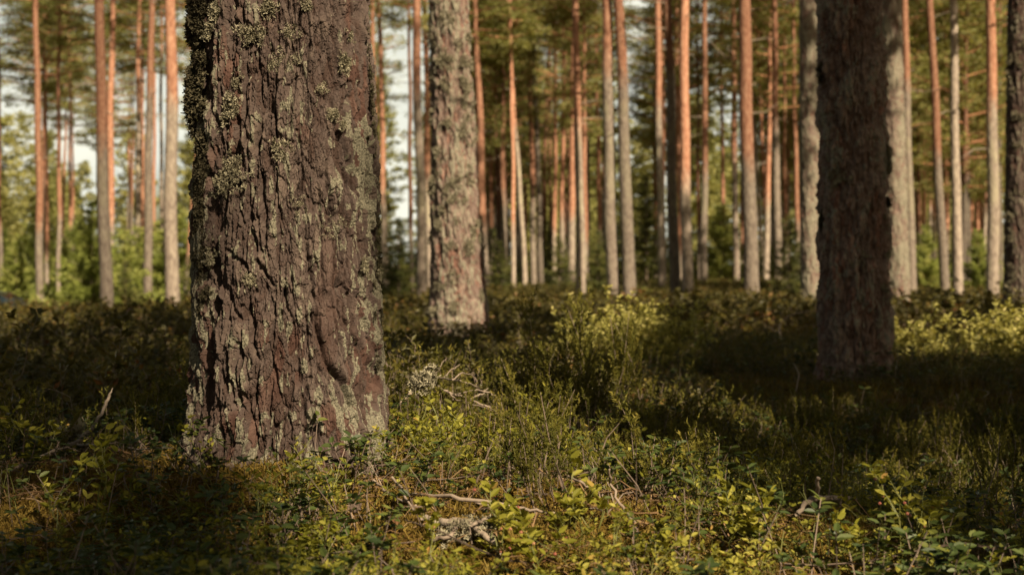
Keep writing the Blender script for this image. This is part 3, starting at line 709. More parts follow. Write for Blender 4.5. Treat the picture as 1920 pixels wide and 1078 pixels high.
def lichen_on(T, prof, rng_items, material, seed, zmax):
    root, x0, d0, zb, lean = T; rs = np.random.default_rng(seed); it = []
    for _ in range(rng_items):
        z = rs.uniform(.2, zmax); th = rs.uniform(math.pi, 2*math.pi); R = np.interp(z, [p[0] for p in prof], [p[1] for p in prof])
        n = np.array([math.cos(th), math.sin(th), .1]); it.append((np.array([R*n[0]+lean[0]*z, R*n[1], z]), n, rs.uniform(.6, 1.3), rs.integers(6, 20), rs.uniform(.02, .06)))
    put_tufts('lichen_tufts', root, it, material, seed)

p2 = [(-.5, .32), (-.05, .29), (.1, .262), (.3, .236), (.55, .215), (1.0, .197), (1.7, .177), (2.7, .152), (18, .05)]
SE = thick(SECOND, 'thick sunlit pine trunk dotted with pale lichen clumps behind the bleached branch fan', p2, 18, 280, 2.9, .009, .95, 52, M_barkpale, lambda Z, TH: .0+.03*sstep(1.2, 2.4, Z), 1.7)
lichen_on(SE, p2, 75, M_lichen, 8, 2.8)
p3 = [(-.5, .28), (-.05, .24), (.08, .212), (.2, .203), (.5, .199), (1.2, .185), (2.2, .172), (17, .05)]
RT = thick(RIGHT, 'thick dark shaded pine trunk with plated bark in front of two pale trunks', p3, 17, 340, 2.25, .0048, 1.25, 63, M_barkdark, lambda Z, TH: -.06+0*Z, 2.6)
lichen_on(RT, p3, 10, M_lichen, 9, 1.3)
it = []
for px, py in [(1533, 130), (1533, 150), (1536, 400), (1538, 420), (1541, 410), (1662, 385), (1664, 380)]:
    z = CAMZ-(py-HY)/FPX*8-RT[3]; sg = -1 if px < 1600 else 1; n = np.array([sg*.98, -.2, .1]); it.append((np.array([RT[4][0]*z+sg*.178, -.05, z]), n, .9, 12, .022))
put_tufts('shade_toned_lichen_fringe', RT[0], it, M_lichen_shade, 10)
p4 = [(-.5, .24), (-.05, .215), (.15, .19), (.6, .172), (1.5, .162), (4.2, .142), (19, .05)]
PA = thick(PATCH, 'wide pale trunk with a sunlit lichened patch, right behind the dark shaded trunk', p4, 19, 140, 4.4, .02, .8, 71, M_barkpale, lambda Z, TH: .10+0*Z, 2.5)
p5 = [(-.5, .22), (-.05, .195), (.15, .18), (.6, .170), (1.5, .162), (4.8, .146), (19, .05)]
GL = thick(GREYL, 'grey lichened trunk showing along the left side of the dark shaded trunk', p5, 19, 140, 5.0, .02, .8, 82, M_barkpale, lambda Z, TH: .08+0*Z, 2.5)
p6 = [(-.5, .24), (-.05, .21), (.15, .187), (.6, .178), (1.5, .172), (3.6, .160), (18, .05)]
ED = thick(EDGE, 'rough brown lichen spotted trunk cut by the right edge', p6, 18, 150, 3.9, .016, .9, 93, M_bark, lambda Z, TH: -.01+0*Z, 2.5)
lichen_on(ED, p6, 40, M_lichen, 12, 3.6)
# ------------------------------------------------------------------ background wood
rs = np.random.default_rng(321)
def far_ok(px, yc):
    for a, b in ((728, 782), (1296, 1352), (1150, 1196), (330, 372)):
        if a-22 < px < b+22: return False
    return True
k = 0
while k < 172:
    px = rs.uniform(-150, 2100) if k < 100 else rs.uniform(880, 1900); d = rs.uniform(64, 108) if k < 100 else rs.uniform(48, 78)
    if not far_ok(px, 0) or (px < 340 and rs.uniform() < .25) or (60 > px > 0): continue
    Dm = rs.uniform(.18, .25); yc = rs.uniform(40, 390)
    slender(dict(label='far slim pine merging with others in the deep background stand', group='far pines in the deep background', xt=px-rs.uniform(-14, 10), xb=px, yb=480, wb=Dm*FPX/d, D=Dm, d=d, yo=rs.uniform(330, 470), yc=yc), 200+k)
    k += 1

def spruce(seed, H=3.0, R=.95, nb=9, bl=.11, bw=.022, droop=.25, dens=1.0):
    rs = np.random.default_rng(seed); g = Geo(); B, D, T = [], [], []
    nw = int(15*dens)
    for wv in range(nw):
        t = (wv+.4)/nw; z = H*(.04+.93*t); rad = R*(1-t)**.85*rs.uniform(.8, 1.15)+.06
        for b in range(max(4, int(9*(1-.5*t)))):
            az = rs.uniform(0, 6.28); ln = rad*rs.uniform(.6, 1.1); sl = .35*t-droop*(1-t)+rs.uniform(-.15, .15); tt = rs.uniform(.1, .75)
            n = max(4, int(ln*24)); u = np.linspace(.15, 1, n)
            P = np.stack([np.cos(az)*ln*u, np.sin(az)*ln*u, z+ln*(sl*u+.18*u*u)], -1)
            g.tube([P[0]*[.3, .3, 1], P[-1]], [.010, .004], 1, .4, 3, False)
            q = np.repeat(P, nb, 0); m = len(q)
            dd = np.array([np.cos(az), np.sin(az), .15])[None]*.7 + rs.normal(size=(m, 3))*np.array([.8, .8, .45])
            B.append(q+rs.normal(size=(m, 3))*.04); D.append(dd/np.linalg.norm(dd, axis=1)[:, None]); T.append(np.full(m, tt)+rs.uniform(-.1, .22, m)+.15*np.repeat(u, nb)*0)
    B, D, T = np.concatenate(B), np.concatenate(D), np.concatenate(T); m = len(B)
    sd = np.cross(D, rs.normal(size=(m, 3))); sd /= np.linalg.norm(sd, axis=1)[:, None]
    ll = bl*rs.uniform(.6, 1.4, m)[:, None]
    V = np.stack([B-sd*bw*.5, B+sd*bw*.5, B+D*ll], 1).reshape(-1, 3)
    tr = Geo(); tr.tube([(0, 0, -.3), (0, 0, H*.5), (.01, 0, H*.99)], [.04, .025, .005], 0, .4, 6)
    s2 = g.arr()
    Vn = np.concatenate([V, s2[0]]); Tn = np.concatenate([np.arange(3*m).reshape(-1, 3), s2[1]+3*m]); Mn = np.concatenate([np.zeros(m, int), s2[2]])
    return (Vn, Tn, Mn, np.clip(np.concatenate([np.repeat(T, 3), s2[3]]), 0, 1)), tr.arr()

def spruce_set(mt, seeds, **kw):
    r = []
    for s_ in seeds:
        f, t_ = spruce(s_, **kw); r.append((mesh_only('spruce_crown', f, [mt, M_twig]), mesh_only('spruce_trunk', t_, [M_twig])))
    return r
SP_DARK = spruce_set(M_spruce, (1, 2, 3)); SP_LIGHT = spruce_set(M_sapling, (4, 5, 6), R=1.1, droop=-.1, bl=.13, bw=.03)
def young(px, d, H, light, label, group, i, wid=1.0):
    x = (px-CX)/FPX*d; r = empty('young_spruce', (x, d, gz(x, d)), i*1.3); tag(r, label, 'young spruce', group)
    S = (SP_LIGHT if light else SP_DARK)[i % 3]; s = H/3
    for nm, me in (('crown', S[0]), ('trunk', S[1])):
        o = link(nm, me, r); o.scale = (s*wid, s*wid, s)
YS = [(172, 36, 3.2, 1, 'bright green young spruce, tallest sapling left of the dark front twin pine'), (232, 40, 2.6, 1, 'yellow green young spruce between the twin pines and the slim greyish pine'), (30, 47, 2.4, 1, 'pale green young spruce rising behind the parked car'),
      (235, 34, 1.5, 0, 'small dark young spruce beside the foot of the orange twin'), (355, 36, 1.7, 0, 'dark young spruce tucked against the left side of the huge rough trunk'), (118, 50, 2.6, 1, 'light green young spruce right behind the pine beside the car'),
      (748, 40, 2.6, 0, 'dark low young spruce in the gap right of the huge rough trunk'), (1122, 42, 2.2, 0, 'dark young spruce between the dark red pine and the pale wide pine'), (1048, 46, 2.0, 0, 'dark young spruce under the far reddish pine, centre of the stand'),
      (1480, 40, 2.6, 0, 'dark young spruce between the pale pink pine and the grey lichened trunk'), (1502, 37, 1.7, 0, 'small dark young spruce beside the grey lichened trunk'), (1212, 52, 4.6, 0, 'tall drooping young spruce between the dark wide pine and the slim pine'),
      (1735, 44, 2.3, 1, 'yellow green young spruce left of the pale lower stem, right half'), (1835, 44, 2.2, 1, 'yellow green young spruce left of the brown pine near the right edge'), (935, 46, 1.9, 0, 'low dark young spruce behind the grey footed orange pine'), (1350, 56, 3.6, 1, 'tall light young spruce under the small right hand sky gap')]
for i, (px, d, H, li, lab) in enumerate(YS): young(px, d, H, li, lab, 'young spruces with a place of their own', i)
for i in range(46):
    px = (i+rs.uniform(0, 1))/46*2100-90; d = rs.uniform(50, 76); left = px < 360
    young(px, d, rs.uniform(2.0, 4.2) if left else rs.uniform(1.4, 3.4), left or rs.uniform() < .25, 'young conifer in the mixed undergrowth below the far pines', 'young conifers of the far undergrowth', i, 1.25)

# far wood and undergrowth that read as one mass
P_far = [pine_crown(300+q, nl=30, ncl=7, nb=9, bl=.42, bw=.13)[0] for q in range(3)]
n = 120; px = rs.uniform(-500, 2400, n); d = rs.uniform(112, 185, n)
keep = ~(((px > 725) & (px < 782)) | ((px > 1300) & (px < 1350)) | ((px < 350) & (rs.uniform(size=n) < .45))); px, d = px[keep], d[keep]; n = len(px)
hh = np.where(px < 360, rs.uniform(8, 14, n), rs.uniform(11, 21, n)); x = (px-CX)/FPX*d
Vs = []
for low_ in (0, 1, 2, 3):
    pos = np.stack([x+rs.normal(0, 1, n), d+low_, ground(x, d)+np.maximum(0, hh-6-low_*4.5)], -1)
    Vs.append(scatter(P_far, pos, rotmats(rs.uniform(0, 6.28, n), np.zeros(n), np.zeros(n)), rs.uniform(.9, 1.35, n), rs.uniform(-.3, .1, n), rs.integers(0, 3, n)))
off = np.cumsum([0]+[len(v[0]) for v in Vs])
o = build('distant_forest', np.concatenate([v[0] for v in Vs]), np.concatenate([v[1]+o_ for v, o_ in zip(Vs, off)]), np.concatenate([v[2] for v in Vs]), np.concatenate([v[3] for v in Vs]), [M_needle])
tag(o, 'distant dark conifer wood closing the view behind the stand', None, None, 'stuff')

def leafball(seed, nb=170, r=.55, lw=.075):
    rs = np.random.default_rng(seed)
    b = rs.normal(size=(nb, 3))*np.array([.5, .5, .45])*r+[0, 0, r*.75]; d = rs.normal(size=(nb, 3)); d[:, 2] += .5; d /= np.linalg.norm(d, axis=1)[:, None]
    sd = np.cross(d, rs.normal(size=(nb, 3))); sd /= np.linalg.norm(sd, axis=1)[:, None]
    V = np.stack([b-sd*lw*.5, b+sd*lw*.5, b+d*lw*1.6], 1).reshape(-1, 3)
    return V, np.arange(3*nb).reshape(-1, 3), np.zeros(nb, int), np.clip(np.repeat(rs.uniform(.1, .8)+rs.uniform(-.2, .2, nb), 3), 0, 1)
LB = [leafball(q) for q in range(5)]
n = 2300; d = 42+rs.uniform(0, 1, n)**1.2*45; px = rs.uniform(-300, 2250, n); px = np.where(rs.uniform(size=n) < .25, rs.uniform(-200, 360, n), px); x = (px-CX)/FPX*d
sc = rs.uniform(.35, 1.0, n)*(.5+(d-42)/45); sc = np.where(px < 360, sc*1.3+.25, sc)
r_ = scatter(LB, np.stack([x, d, ground(x, d)-.1], -1), rotmats(rs.uniform(0, 6.28, n), rs.uniform(0, .3, n), rs.uniform(0, 6.28, n)), sc, rs.uniform(-.35, .25, n), rs.integers(0, 5, n))
tag(build('undergrowth', *r_, [M_sapling]), 'green leafy undergrowth filling the ground below the far pines', None, None, 'stuff')

# ------------------------------------------------------------------ pines out of the picture that shade it
BAND = [(-.44, 1.2), (-.48, 2.5), (-.66, 3.1), (-1.62, 4.75), (-1.15, 4.85), (-.46, 3.7), (-.62, 4.6), (-.95, 6.6), (.42, 6.9), (.40, 4.6), (.45, 3.5), (.50, 2.9), (.86, 2.44), (1.7, 1.95), (1.7, 1.2)]
def in_poly(u, v, P):
    c = np.zeros(u.shape, bool)
    for (x0, y0), (x1, y1) in zip(P, P[1:]+P[:1]):
        c ^= ((y0 > v) != (y1 > v)) & (u < (x1-x0)*(v-y0)/(y1-y0+1e-12)+x0)
    return c
def lit(u, v):
    """floor spots where the unseen crowns are cut open to let sun through"""
    nz = fbm(u*1.6+40, v*1.1, np.zeros_like(u), 60, 2)
    m = in_poly(u+.10*(fbm(u*5, v*5, 0*u, 62, 2)-.5)*2, v, BAND)
    for a, b, ra, rb in ((.50, 9.05, .42, .55), (2.50, 9.8, .34, .6), (2.95, 9.4, .45, .6), (-.05, 9.3, .25, .5), (4.6, 12, .7, 1.2), (-4.5, 13, .6, 1.6)):
        m |= ((u-a)/ra)**2+((v-b)/rb)**2 < 1
    m &= ~((v > 8.2) & (v < 11) & (u > 1.47-.577*(v-7.8)) & (u < 2.3-.577*(v-7.8)))
    m |= (((u+1.12)/.32)**2+((v-2.88)/.5)**2 < 1) & (np.mod(np.abs(np.sin(u*517.3+v*313.7))*4375.5, 1) > .35)
    m |= (v > 10.9) & (v < 14.8) & (u > -2.7) & (u < .0) & (nz > .22)
    m |= (u > -1.5) & (u < -.8) & (v > 3.9) & (v < 4.9) & (nz > .53)
    hs = fbm(u*4.2+7, v*3.0, 0*u, 67, 2)   # small gaps cut into the unseen crowns
    m |= (u > .3) & (u < 2.3) & (v > 3.0) & (v < 6.4) & (hs > .61)
    m |= (v > 5) & (v < 13) & (hs > .64)
    m |= (u < -.75) & (v > 1.5) & (v < 5) & (hs > .60)
    m |= (u > .3) & (u < 2.2) & (v > 7.6) & (v < 10.4) & (hs > .66)
    m |= (v < 14) & (fbm(u*4.5, v*3.2, 0*u, 66, 2) > .70)
    m |= (v > 13.5) & (nz > .55-.07*sstep(16, 22, v))
    m |= (v > 5) & (nz > .70)
    m |= (((u-1.35)/.55)**2+((v-4.6)/.75)**2 < 1) & (hs > .52)
    rt = (v > 7.3) & (v < 10.4) & (u > 1.62-.577*(v-7.7)) & (u < 2.26-.577*(v-7.7))
    m = np.where(rt, hs > .66, m)
    m = np.where((u > 1.0) & (u < 2.6) & (v > 5.6) & (v < 8.4) & ~rt, hs > .60, m)
    return m
def shade_pine(x, y, z0, L, R, seed, masked=True, n=1350, nb=16):
    rs = np.random.default_rng(seed); zb = gz(x, y); lean = np.array([0., 0.])
    root = empty('pine_tree', (x, y, zb)); tag(root, 'tall pine standing outside the picture, casting shade into it', 'pine tree', 'pines outside the picture')
    TH, Z = np.meshgrid(np.arange(14)/14*6.2832, levels(-.3, 3, z0+L*.9, .4, 16))
    Rr = .16*(1-.7*np.clip(Z/(z0+L), 0, 1)); nr = Z.shape[0]; ii = np.arange(nr-1)[:, None]*14; j = np.arange(14)[None]; j2 = (j+1) % 14
    build('trunk', np.stack([Rr*np.cos(TH), Rr*np.sin(TH), Z], -1).reshape(-1, 3), np.stack([ii+j, ii+j2, ii+14+j2, ii+14+j], -1).reshape(-1, 4), None, None, [M_barkfar], root, True, dict(orange=sstep(4, 7, Z).ravel(), lich=np.zeros(Z.size)))
    c = rs.normal(size=(n*2, 3)); c = c/np.linalg.norm(c, axis=1)[:, None]*rs.uniform(0, 1, (2*n, 1))**(1/2.6)
    c = (c*np.array([R, R, L*.5]))[:n]; z = z0+L*.5+c[:, 2]
    u = x+c[:, 0]-KX*(z+zb); v = y+c[:, 1]-KY*(z+zb)
    c = c+[0, 0, z0+L*.5]; m = len(c)*nb
    B = np.repeat(c, nb, 0)+rs.normal(size=(m, 3))*np.array([.10, .10, .07]); d = rs.normal(size=(m, 3)); d[:, 2] += .3; d /= np.linalg.norm(d, axis=1)[:, None]
    if masked:
        kf = ~lit(x+B[:, 0]+d[:, 0]*.08-KX*(B[:, 2]+zb), y+B[:, 1]+d[:, 1]*.08-KY*(B[:, 2]+zb)); B, d = B[kf], d[kf]; m = len(B)
    sd = np.cross(d, rs.normal(size=(m, 3))); sd /= np.linalg.norm(sd, axis=1)[:, None]
    V = np.stack([B-sd*.05, B+sd*.05, B+d*.20], 1).reshape(-1, 3)
    build('crown', V, np.arange(3*m).reshape(-1, 3), None, np.full(3*m, .5), [M_needle], root)
    g = Geo()
    for q in range(12):
        a = q*2.4; zz = z0+L*q/13; ll = R*.8*(1-.5*q/12); pe = np.array([math.cos(a)*ll, math.sin(a)*ll, zz+.3]); uu, vv = x+pe[0]*.6-KX*zz, y+pe[1]*.6-KY*zz
        if not masked or not lit(np.array([uu]), np.array([vv]))[0]: g.tube([(0, 0, zz), pe*[.5, .5, 1]-[0, 0, .1], pe], [.05, .03, .01], 0, .5, 5, False)
    if g.n: gbuild('limbs', g, [M_limb], root)
sd_ = 500
for v in (1.5, 5.5, 9.5, 13.5):
    for u in (-6.0, -3.2, -.4, 2.4, 5.2):
        z = 11.5 + random.uniform(-1, 1); ty = v+KY*z; tx = u+KX*z
        if abs(tx-(.0)) < .8 and abs(ty) < 1.2: tx += 1.2
        # keep the trunk's own shadow strip off the sunny band
        for _ in range(30):
            if -1.2 < tx+(3.6-ty)*SX/SY < .75: tx += .15
            else: break
        shade_pine(tx, ty, z-3.2, 6.4, 2.5, sd_, True); sd_ += 1
for (x, y, z0, L, R) in [(8.5, 14, 9, 7, 2.0), (-5.5, 8.5, 8, 7, 2.2), (-7.5, 17, 9, 6, 2.0), (12, 22, 8, 7, 2.0), (15.5, 8, 8, 7, 2.0), (-10, 25, 8, 8, 2.4), (14, 32, 8, 8, 2.4), (-8, 2, 10, 6, 2.0)]:
    shade_pine(x, y, z0, L, R, sd_, False, 420, 18); sd_ += 1
KEEPOUT = []
# ------------------------------------------------------------------ ground cover shapes
def leaf(g, base, d, nrm, L, W, m, t, near=True):
    d = d/np.linalg.norm(d); s = np.cross(d, nrm); s /= np.linalg.norm(s)+1e-9; n = np.cross(s, d)
    q = lambda a, b, c: base+d*L*a+s*W*b+n*L*c
    if near:
        V = [q(0, 0, 0), q(.28, -.42, .06), q(.66, -.40, .03), q(1, 0, -.08), q(.66, .40, .03), q(.28, .42, .06), q(.3, 0, -.03), q(.66, 0, -.05)]
        T = [(0, 1, 6), (0, 6, 5), (1, 2, 7), (1, 7, 6), (6, 7, 4), (6, 4, 5), (2, 3, 7), (7, 3, 4)]
    else:
        V = [q(0, 0, 0), q(.45, -.48, .06), q(1, 0, -.06), q(.45, .48, .06)]; T = [(0, 1, 2), (0, 2, 3)]
    g.add(V, T, m, t)

def bilberry(seed, h=.20, near=True, stems=4, leaves=8, lean=.5, berries=0, spread=.05, lsize=.020):
    """green twiggy dwarf shrub: angled stems, oval leaves; materials 0 leaf, 1 stem, 2 berry"""
    rs = np.random.default_rng(seed); g = Geo()
    def grow(p, d, ln, r, depth):
        pts = [p]; k = 4 if near else 3
        for i in range(k):
            d = d + rs.normal(size=3)*.16 + np.array([0, 0, .06]); d /= np.linalg.norm(d); pts.append(pts[-1]+d*ln/k)
        g.tube(pts, np.linspace(r, r*.55, len(pts)), 1, rs.uniform(.2, .7), 3, False)
        if depth < 2:
            for b in range(rs.integers(2, 4) if near else 2):
                i = rs.integers(1, len(pts)); nd = d+rs.normal(size=3)*.65+[0, 0, .25]; nd /= np.linalg.norm(nd)
                grow(pts[i], nd, ln*rs.uniform(.45, .7), r*.65, depth+1)
        if depth >= 1 or not near:
            nl = leaves//2 if depth == 1 else leaves
            nl = int(nl*rs.uniform(.3, 1.0)+.7) if leaves else 0
            for i in range(nl):
                a = rs.uniform(.35, 1.05); f = min(len(pts)-1.001, a*(len(pts)-1)); i0 = int(f); b = pts[i0]+(pts[i0+1]-pts[i0])*(f-i0)
                az = rs.uniform(0, 6.28); dd = d*.5+np.array([math.cos(az), math.sin(az), rs.uniform(-.1, .5)]); nn = np.array([rs.normal()*.8, rs.normal()*.8, .9])
                leaf(g, b, dd, nn, lsize*rs.uniform(.6, 1.25), lsize*.56*rs.uniform(.75, 1.15), 0, np.clip(rs.normal(.52, .16), 0, .98), near)
            if berries and rs.uniform() < .35:
                c = pts[-2]+[rs.normal()*.006, rs.normal()*.006, -.008]; r0 = .0030
                ph = [(0, 0, 1), (1, 0, .2), (0, 1, .2), (-1, 0, .2), (0, -1, .2), (.7, .7, -.6), (-.7, .7, -.6), (-.7, -.7, -.6), (.7, -.7, -.6), (0, 0, -1.1)]
                T = [(0, 1, 2), (0, 2, 3), (0, 3, 4), (0, 4, 1), (1, 5, 2), (2, 6, 3), (3, 7, 4), (4, 8, 1), (1, 8, 5), (2, 5, 6), (3, 6, 7), (4, 7, 8), (9, 6, 5), (9, 7, 6), (9, 8, 7), (9, 5, 8)]
                g.add(np.array(ph)*r0+c, T, 2, rs.uniform(.1, .9))
    for s in range(stems):
        az = rs.uniform(0, 6.28); d = np.array([math.cos(az)*lean*rs.uniform(.2, 1), math.sin(az)*lean*rs.uniform(.2, 1), 1.0])
        grow(np.array([rs.normal()*spread, rs.normal()*spread, -.02]), d/np.linalg.norm(d), h*rs.uniform(.45, .7), .0018, 0)
    return g.arr()

def lingon(seed, near=True):
    rs = np.random.default_rng(seed); g = Geo()
    for s in range(3 if near else 2):
        d = np.array([rs.normal()*.3, rs.normal()*.3, 1.0]); L = rs.uniform(.06, .13); p0 = np.array([rs.normal()*.035, rs.normal()*.035, -.02])
        p1 = p0+d*L*.5; p2 = p0+d*L+[rs.normal()*.012, rs.normal()*.012, 0]
        g.tube([p0, p1, p2], [.0012, .0010, .0007], 1, rs.uniform(.0, .45), 3, False)
        for i in range(rs.integers(7, 12)):
            a = rs.uniform(.3, 1.0) if i > 4 else rs.uniform(.9, 1.0); b = p0+(p2-p0)*a; az = i*2.4+rs.uniform(-.4, .4)
            leaf(g, b, np.array([math.cos(az), math.sin(az), rs.uniform(.0, .6)]), np.array([rs.normal()*.3, rs.normal()*.3, 1.0]), rs.uniform(.014, .023), rs.uniform(.008, .012), 0, np.clip(rs.normal(.45, .2), 0, 1), near)
    return g.arr()

def heather(seed, h=.28, stems=5, near=True, side=6, spread=.04, lean=.45):
    rs = np.random.default_rng(seed); g = Geo()
    def shoot(p, d, L, t):
        n = max(5, int(L*(380 if near else 90))); u = np.linspace(.1, 1, n); B = p+d*L*u[:, None]; az = rs.uniform(0, 6.28, n)
        r = np.cross(np.tile(d, (n, 1)), np.stack([np.cos(az), np.sin(az), rs.normal(size=n)*.3], -1)); r /= np.linalg.norm(r, axis=1)[:, None]+1e-9
        dd = r*.75+d*.7; s = np.cross(dd, rs.normal(size=(n, 3))); s /= np.linalg.norm(s, axis=1)[:, None]; ll = (.0105 if near else .018)*rs.uniform(.7, 1.3, n)[:, None]; w = .0042 if near else .0075
        V = np.stack([B-s*w*.5, B+s*w*.5, B+dd*ll], 1).reshape(-1, 3)
        g.add(V, np.arange(3*n).reshape(-1, 3), 0, np.clip(np.repeat(t+.25*u+rs.uniform(-.15, .15, n), 3), 0, 1))
    for s in range(stems):
        az = rs.uniform(0, 6.28); d = np.array([math.cos(az)*lean*rs.uniform(.1, 1), math.sin(az)*lean*rs.uniform(.1, 1), 1.0]); d /= np.linalg.norm(d); L = h*rs.uniform(.6, 1.1)
        p0 = np.array([rs.normal()*spread, rs.normal()*spread, -.02]); b = rs.normal(size=3)*.06*h
        P = [p0, p0+d*L*.35+b*.5, p0+d*L*.7+b, p0+d*L]
        g.tube(P, [.0026, .0020, .0013, .0007], 1, rs.uniform(.2, .8), 3, False)
        for i in range(side if near else 4):
            a = rs.uniform(.30, .95); f = a*3; i0 = min(2, int(f)); q = P[i0]+(P[i0+1]-P[i0])*(f-i0); az = rs.uniform(0, 6.28)
            dd = d*.9+np.array([math.cos(az), math.sin(az), .2])*.5; dd /= np.linalg.norm(dd)
            shoot(q, dd, h*rs.uniform(.14, .34)*(1.15-.4*a), rs.uniform(.1, .55))
        shoot(P[2], d, L*.36, rs.uniform(.2, .6))
    return g.arr()

def mossbit(seed):
    rs = np.random.default_rng(seed); g = Geo(); n = 9
    az = rs.uniform(0, 6.28, n); el = rs.uniform(.15, 1.2, n); d = np.stack([np.cos(az)*np.cos(el), np.sin(az)*np.cos(el), np.sin(el)], -1)
    b = np.stack([rs.normal(0, .008, n), rs.normal(0, .008, n), np.full(n, -.004)], -1); s = np.cross(d, rs.normal(size=(n, 3))); s /= np.linalg.norm(s, axis=1)[:, None]; L = rs.uniform(.010, .022, n)[:, None]
    V = np.stack([b-s*.0016, b+s*.0016, b+d*L], 1).reshape(-1, 3)
    g.add(V, np.arange(3*n).reshape(-1, 3), 0, np.clip(np.repeat(rs.uniform(.2, .8, n), 3), 0, 1)); return g.arr()

def stick(seed):
    rs = np.random.default_rng(seed); g = Geo(); L = rs.uniform(.03, .09); b = rs.normal(size=2)*.006
    g.tube([(-L/2, 0, 0), (0, b[0], .004+abs(b[1])), (L/2, 0, .002)], [.0009, .0010, .0006], 0, rs.uniform(.2, 1), 3, False); return g.arr()

# ------------------------------------------------------------------ single plants one can point at
def plant(name, px, py, arr, mats, label, cat, group=None, h=0.0, rz=0.0, d=None, sink=0.0):
    p = hit(px, py, h) if d is None else np.array([(px-CX)/FPX*d, d, 0]); z = gz(p[0], p[1])-sink
    r = empty(name, (p[0], p[1], z), rz); tag(r, label, cat, group); KEEPOUT.append((p[0], p[1], .05 if p[1] < 6 else .2))
    V, T, M, A = arr
    for k, nm in enumerate(('leaves', 'stems', 'berries')):
        f = M == k
        if not f.any(): continue
        ids = np.unique(T[f]); mp_ = np.full(len(V), -1); mp_[ids] = np.arange(len(ids))
        o = build(nm, V[ids], mp_[T[f]], np.zeros(f.sum(), int), A[ids], [mats[k]], r)
        o['kind'] = 'stuff'
    return r
BM, HM = (M_bil, M_stem, M_berry), (M_hea, M_twig, M_berry)
BS = 'bilberry sprigs in the foreground'
plant('bilberry_sprig', 408, 868, bilberry(201, .26, True, 3, 4, .35, 0, .02, .022), BM, 'bilberry sprig standing against the left foot of the huge rough trunk', 'shrub', BS)
plant('lingonberry_sprig', 700, 868, lingon(202), (M_lin, M_twig), 'lingonberry sprig with yellowing leaves at the right foot of the huge rough trunk', 'shrub')
plant('bilberry_bush', 500, 990, bilberry(203, .22, True, 9, 2, .85, 0, .03, .019), BM, 'bilberry bush of thin green branching stems right in front of the huge rough trunk', 'shrub', BS)
plant('bilberry_sprig', 118, 1010, bilberry(204, .20, True, 3, 7, .4, 0, .02, .022), BM, 'leafy bilberry sprig in the mossy lower left corner, left of its neighbour', 'shrub', BS)
plant('bilberry_sprig', 200, 1000, bilberry(205, .22, True, 3, 7, .35, 0, .025, .022), BM, 'taller pale leafed bilberry sprig rising from moss between corner sprig and huge trunk', 'shrub', BS)
plant('bilberry_sprig', 45, 890, bilberry(206, .18, True, 4, 7, .5, 0, .03, .022), BM, 'bilberry sprig below the fallen branch at the left edge', 'shrub', BS)
plant('bilberry_sprig', 1195, 905, bilberry(207, .17, True, 2, 6, .3, 0, .012, .020), BM, 'upright sunlit bilberry sprig in front of the feathery heather bush', 'shrub', BS)
plant('bilberry_sprig', 1690, 1075, bilberry(208, .18, True, 2, 7, .3, 1, .012, .020), BM, 'pinkish tipped bilberry sprig standing up at the sunny lower right rim', 'shrub', BS)
plant('bilberry_bush', 1755, 1078, bilberry(209, .19, True, 4, 6, .6, 0, .02, .020), BM, 'round leafed bilberry bush reaching out of the sunny lower right rim into shade', 'shrub', BS)
plant('bilberry_sprig', 1600, 1078, bilberry(210, .14, True, 3, 7, .4, 0, .02, .020), BM, 'short broad leafed bilberry sprig left of the pinkish tipped one', 'shrub', BS)
plant('bilberry_bush', 1380, 1040, bilberry(211, .13, True, 6, 8, .6, 0, .05, .022), BM, 'low bilberry bush at the shadow edge right of the curved bare twig', 'shrub', BS)
plant('bilberry_bush', 960, 1075, bilberry(212, .15, True, 6, 8, .6, 1, .05, .021), BM, 'berry dotted bilberry bush below the lichen covered stick', 'shrub', BS)
plant('bilberry_bush', 1070, 1000, bilberry(213, .13, True, 6, 7, .7, 0, .05, .021), BM, 'glossy sunlit bilberry bush between lichen covered stick and curved bare twig', 'shrub', BS)
plant('bilberry_bush', 830, 850, bilberry(214, .18, True, 8, 7, .8, 0, .08, .020), BM, 'leaning sunlit bilberry bush below the bleached branch fan', 'shrub', BS)
plant('bilberry_bush', 930, 880, bilberry(215, .16, True, 8, 7, .8, 0, .08, .020), BM, 'dense bilberry bush in the middle of the sunny band', 'shrub', BS)
plant('bilberry_bush', 230, 800, bilberry(216, .26, True, 7, 5, .9, 1, .05, .020), BM, 'spreading dark bilberry bush around the broken tipped branch', 'shrub', BS)
plant('bilberry_bush', 1030, 750, bilberry(217, .17, True, 8, 6, .6, 0, .05, .018), BM, 'small bilberry bush in front of the sunlit heather bush, centre of the photo', 'shrub', BS, d=4.5)
# feathery heather
HB = 'heather bushes in the foreground'
plant('heather_bush', 1135, 800, heather(221, .44, 9, True, 20, .07, .38), HM, 'tallest feathery heather bush standing at the edge of sun and shade', 'shrub', HB, d=4.9)
plant('heather_bush', 1050, 830, heather(222, .28, 14, True, 14, .08, .45), HM, 'sunlit heather bush right of the bleached branch fan', 'shrub', HB, d=4.5)
plant('heather_bush', 1255, 900, heather(223, .20, 7, True, 12, .04, .35), HM, 'small plume shaped heather bush right of the tallest feathery one', 'shrub', HB, d=4.1)
plant('heather_bush', 1320, 900, heather(224, .18, 7, True, 12, .05, .4), HM, 'small dim heather bush just inside the shade, right of its plume shaped neighbour', 'shrub', HB, d=4.2)
plant('heather_bush', 1890, 1010, heather(225, .30, 8, True, 7, .07, .4), HM, 'dark heather bush at the right edge above the sunny rim', 'shrub', HB)
plant('heather_bush', 1790, 930, heather(226, .22, 9, True, 7, .07, .4), HM, 'dark green heather bush between moss patch and right edge', 'shrub', HB)
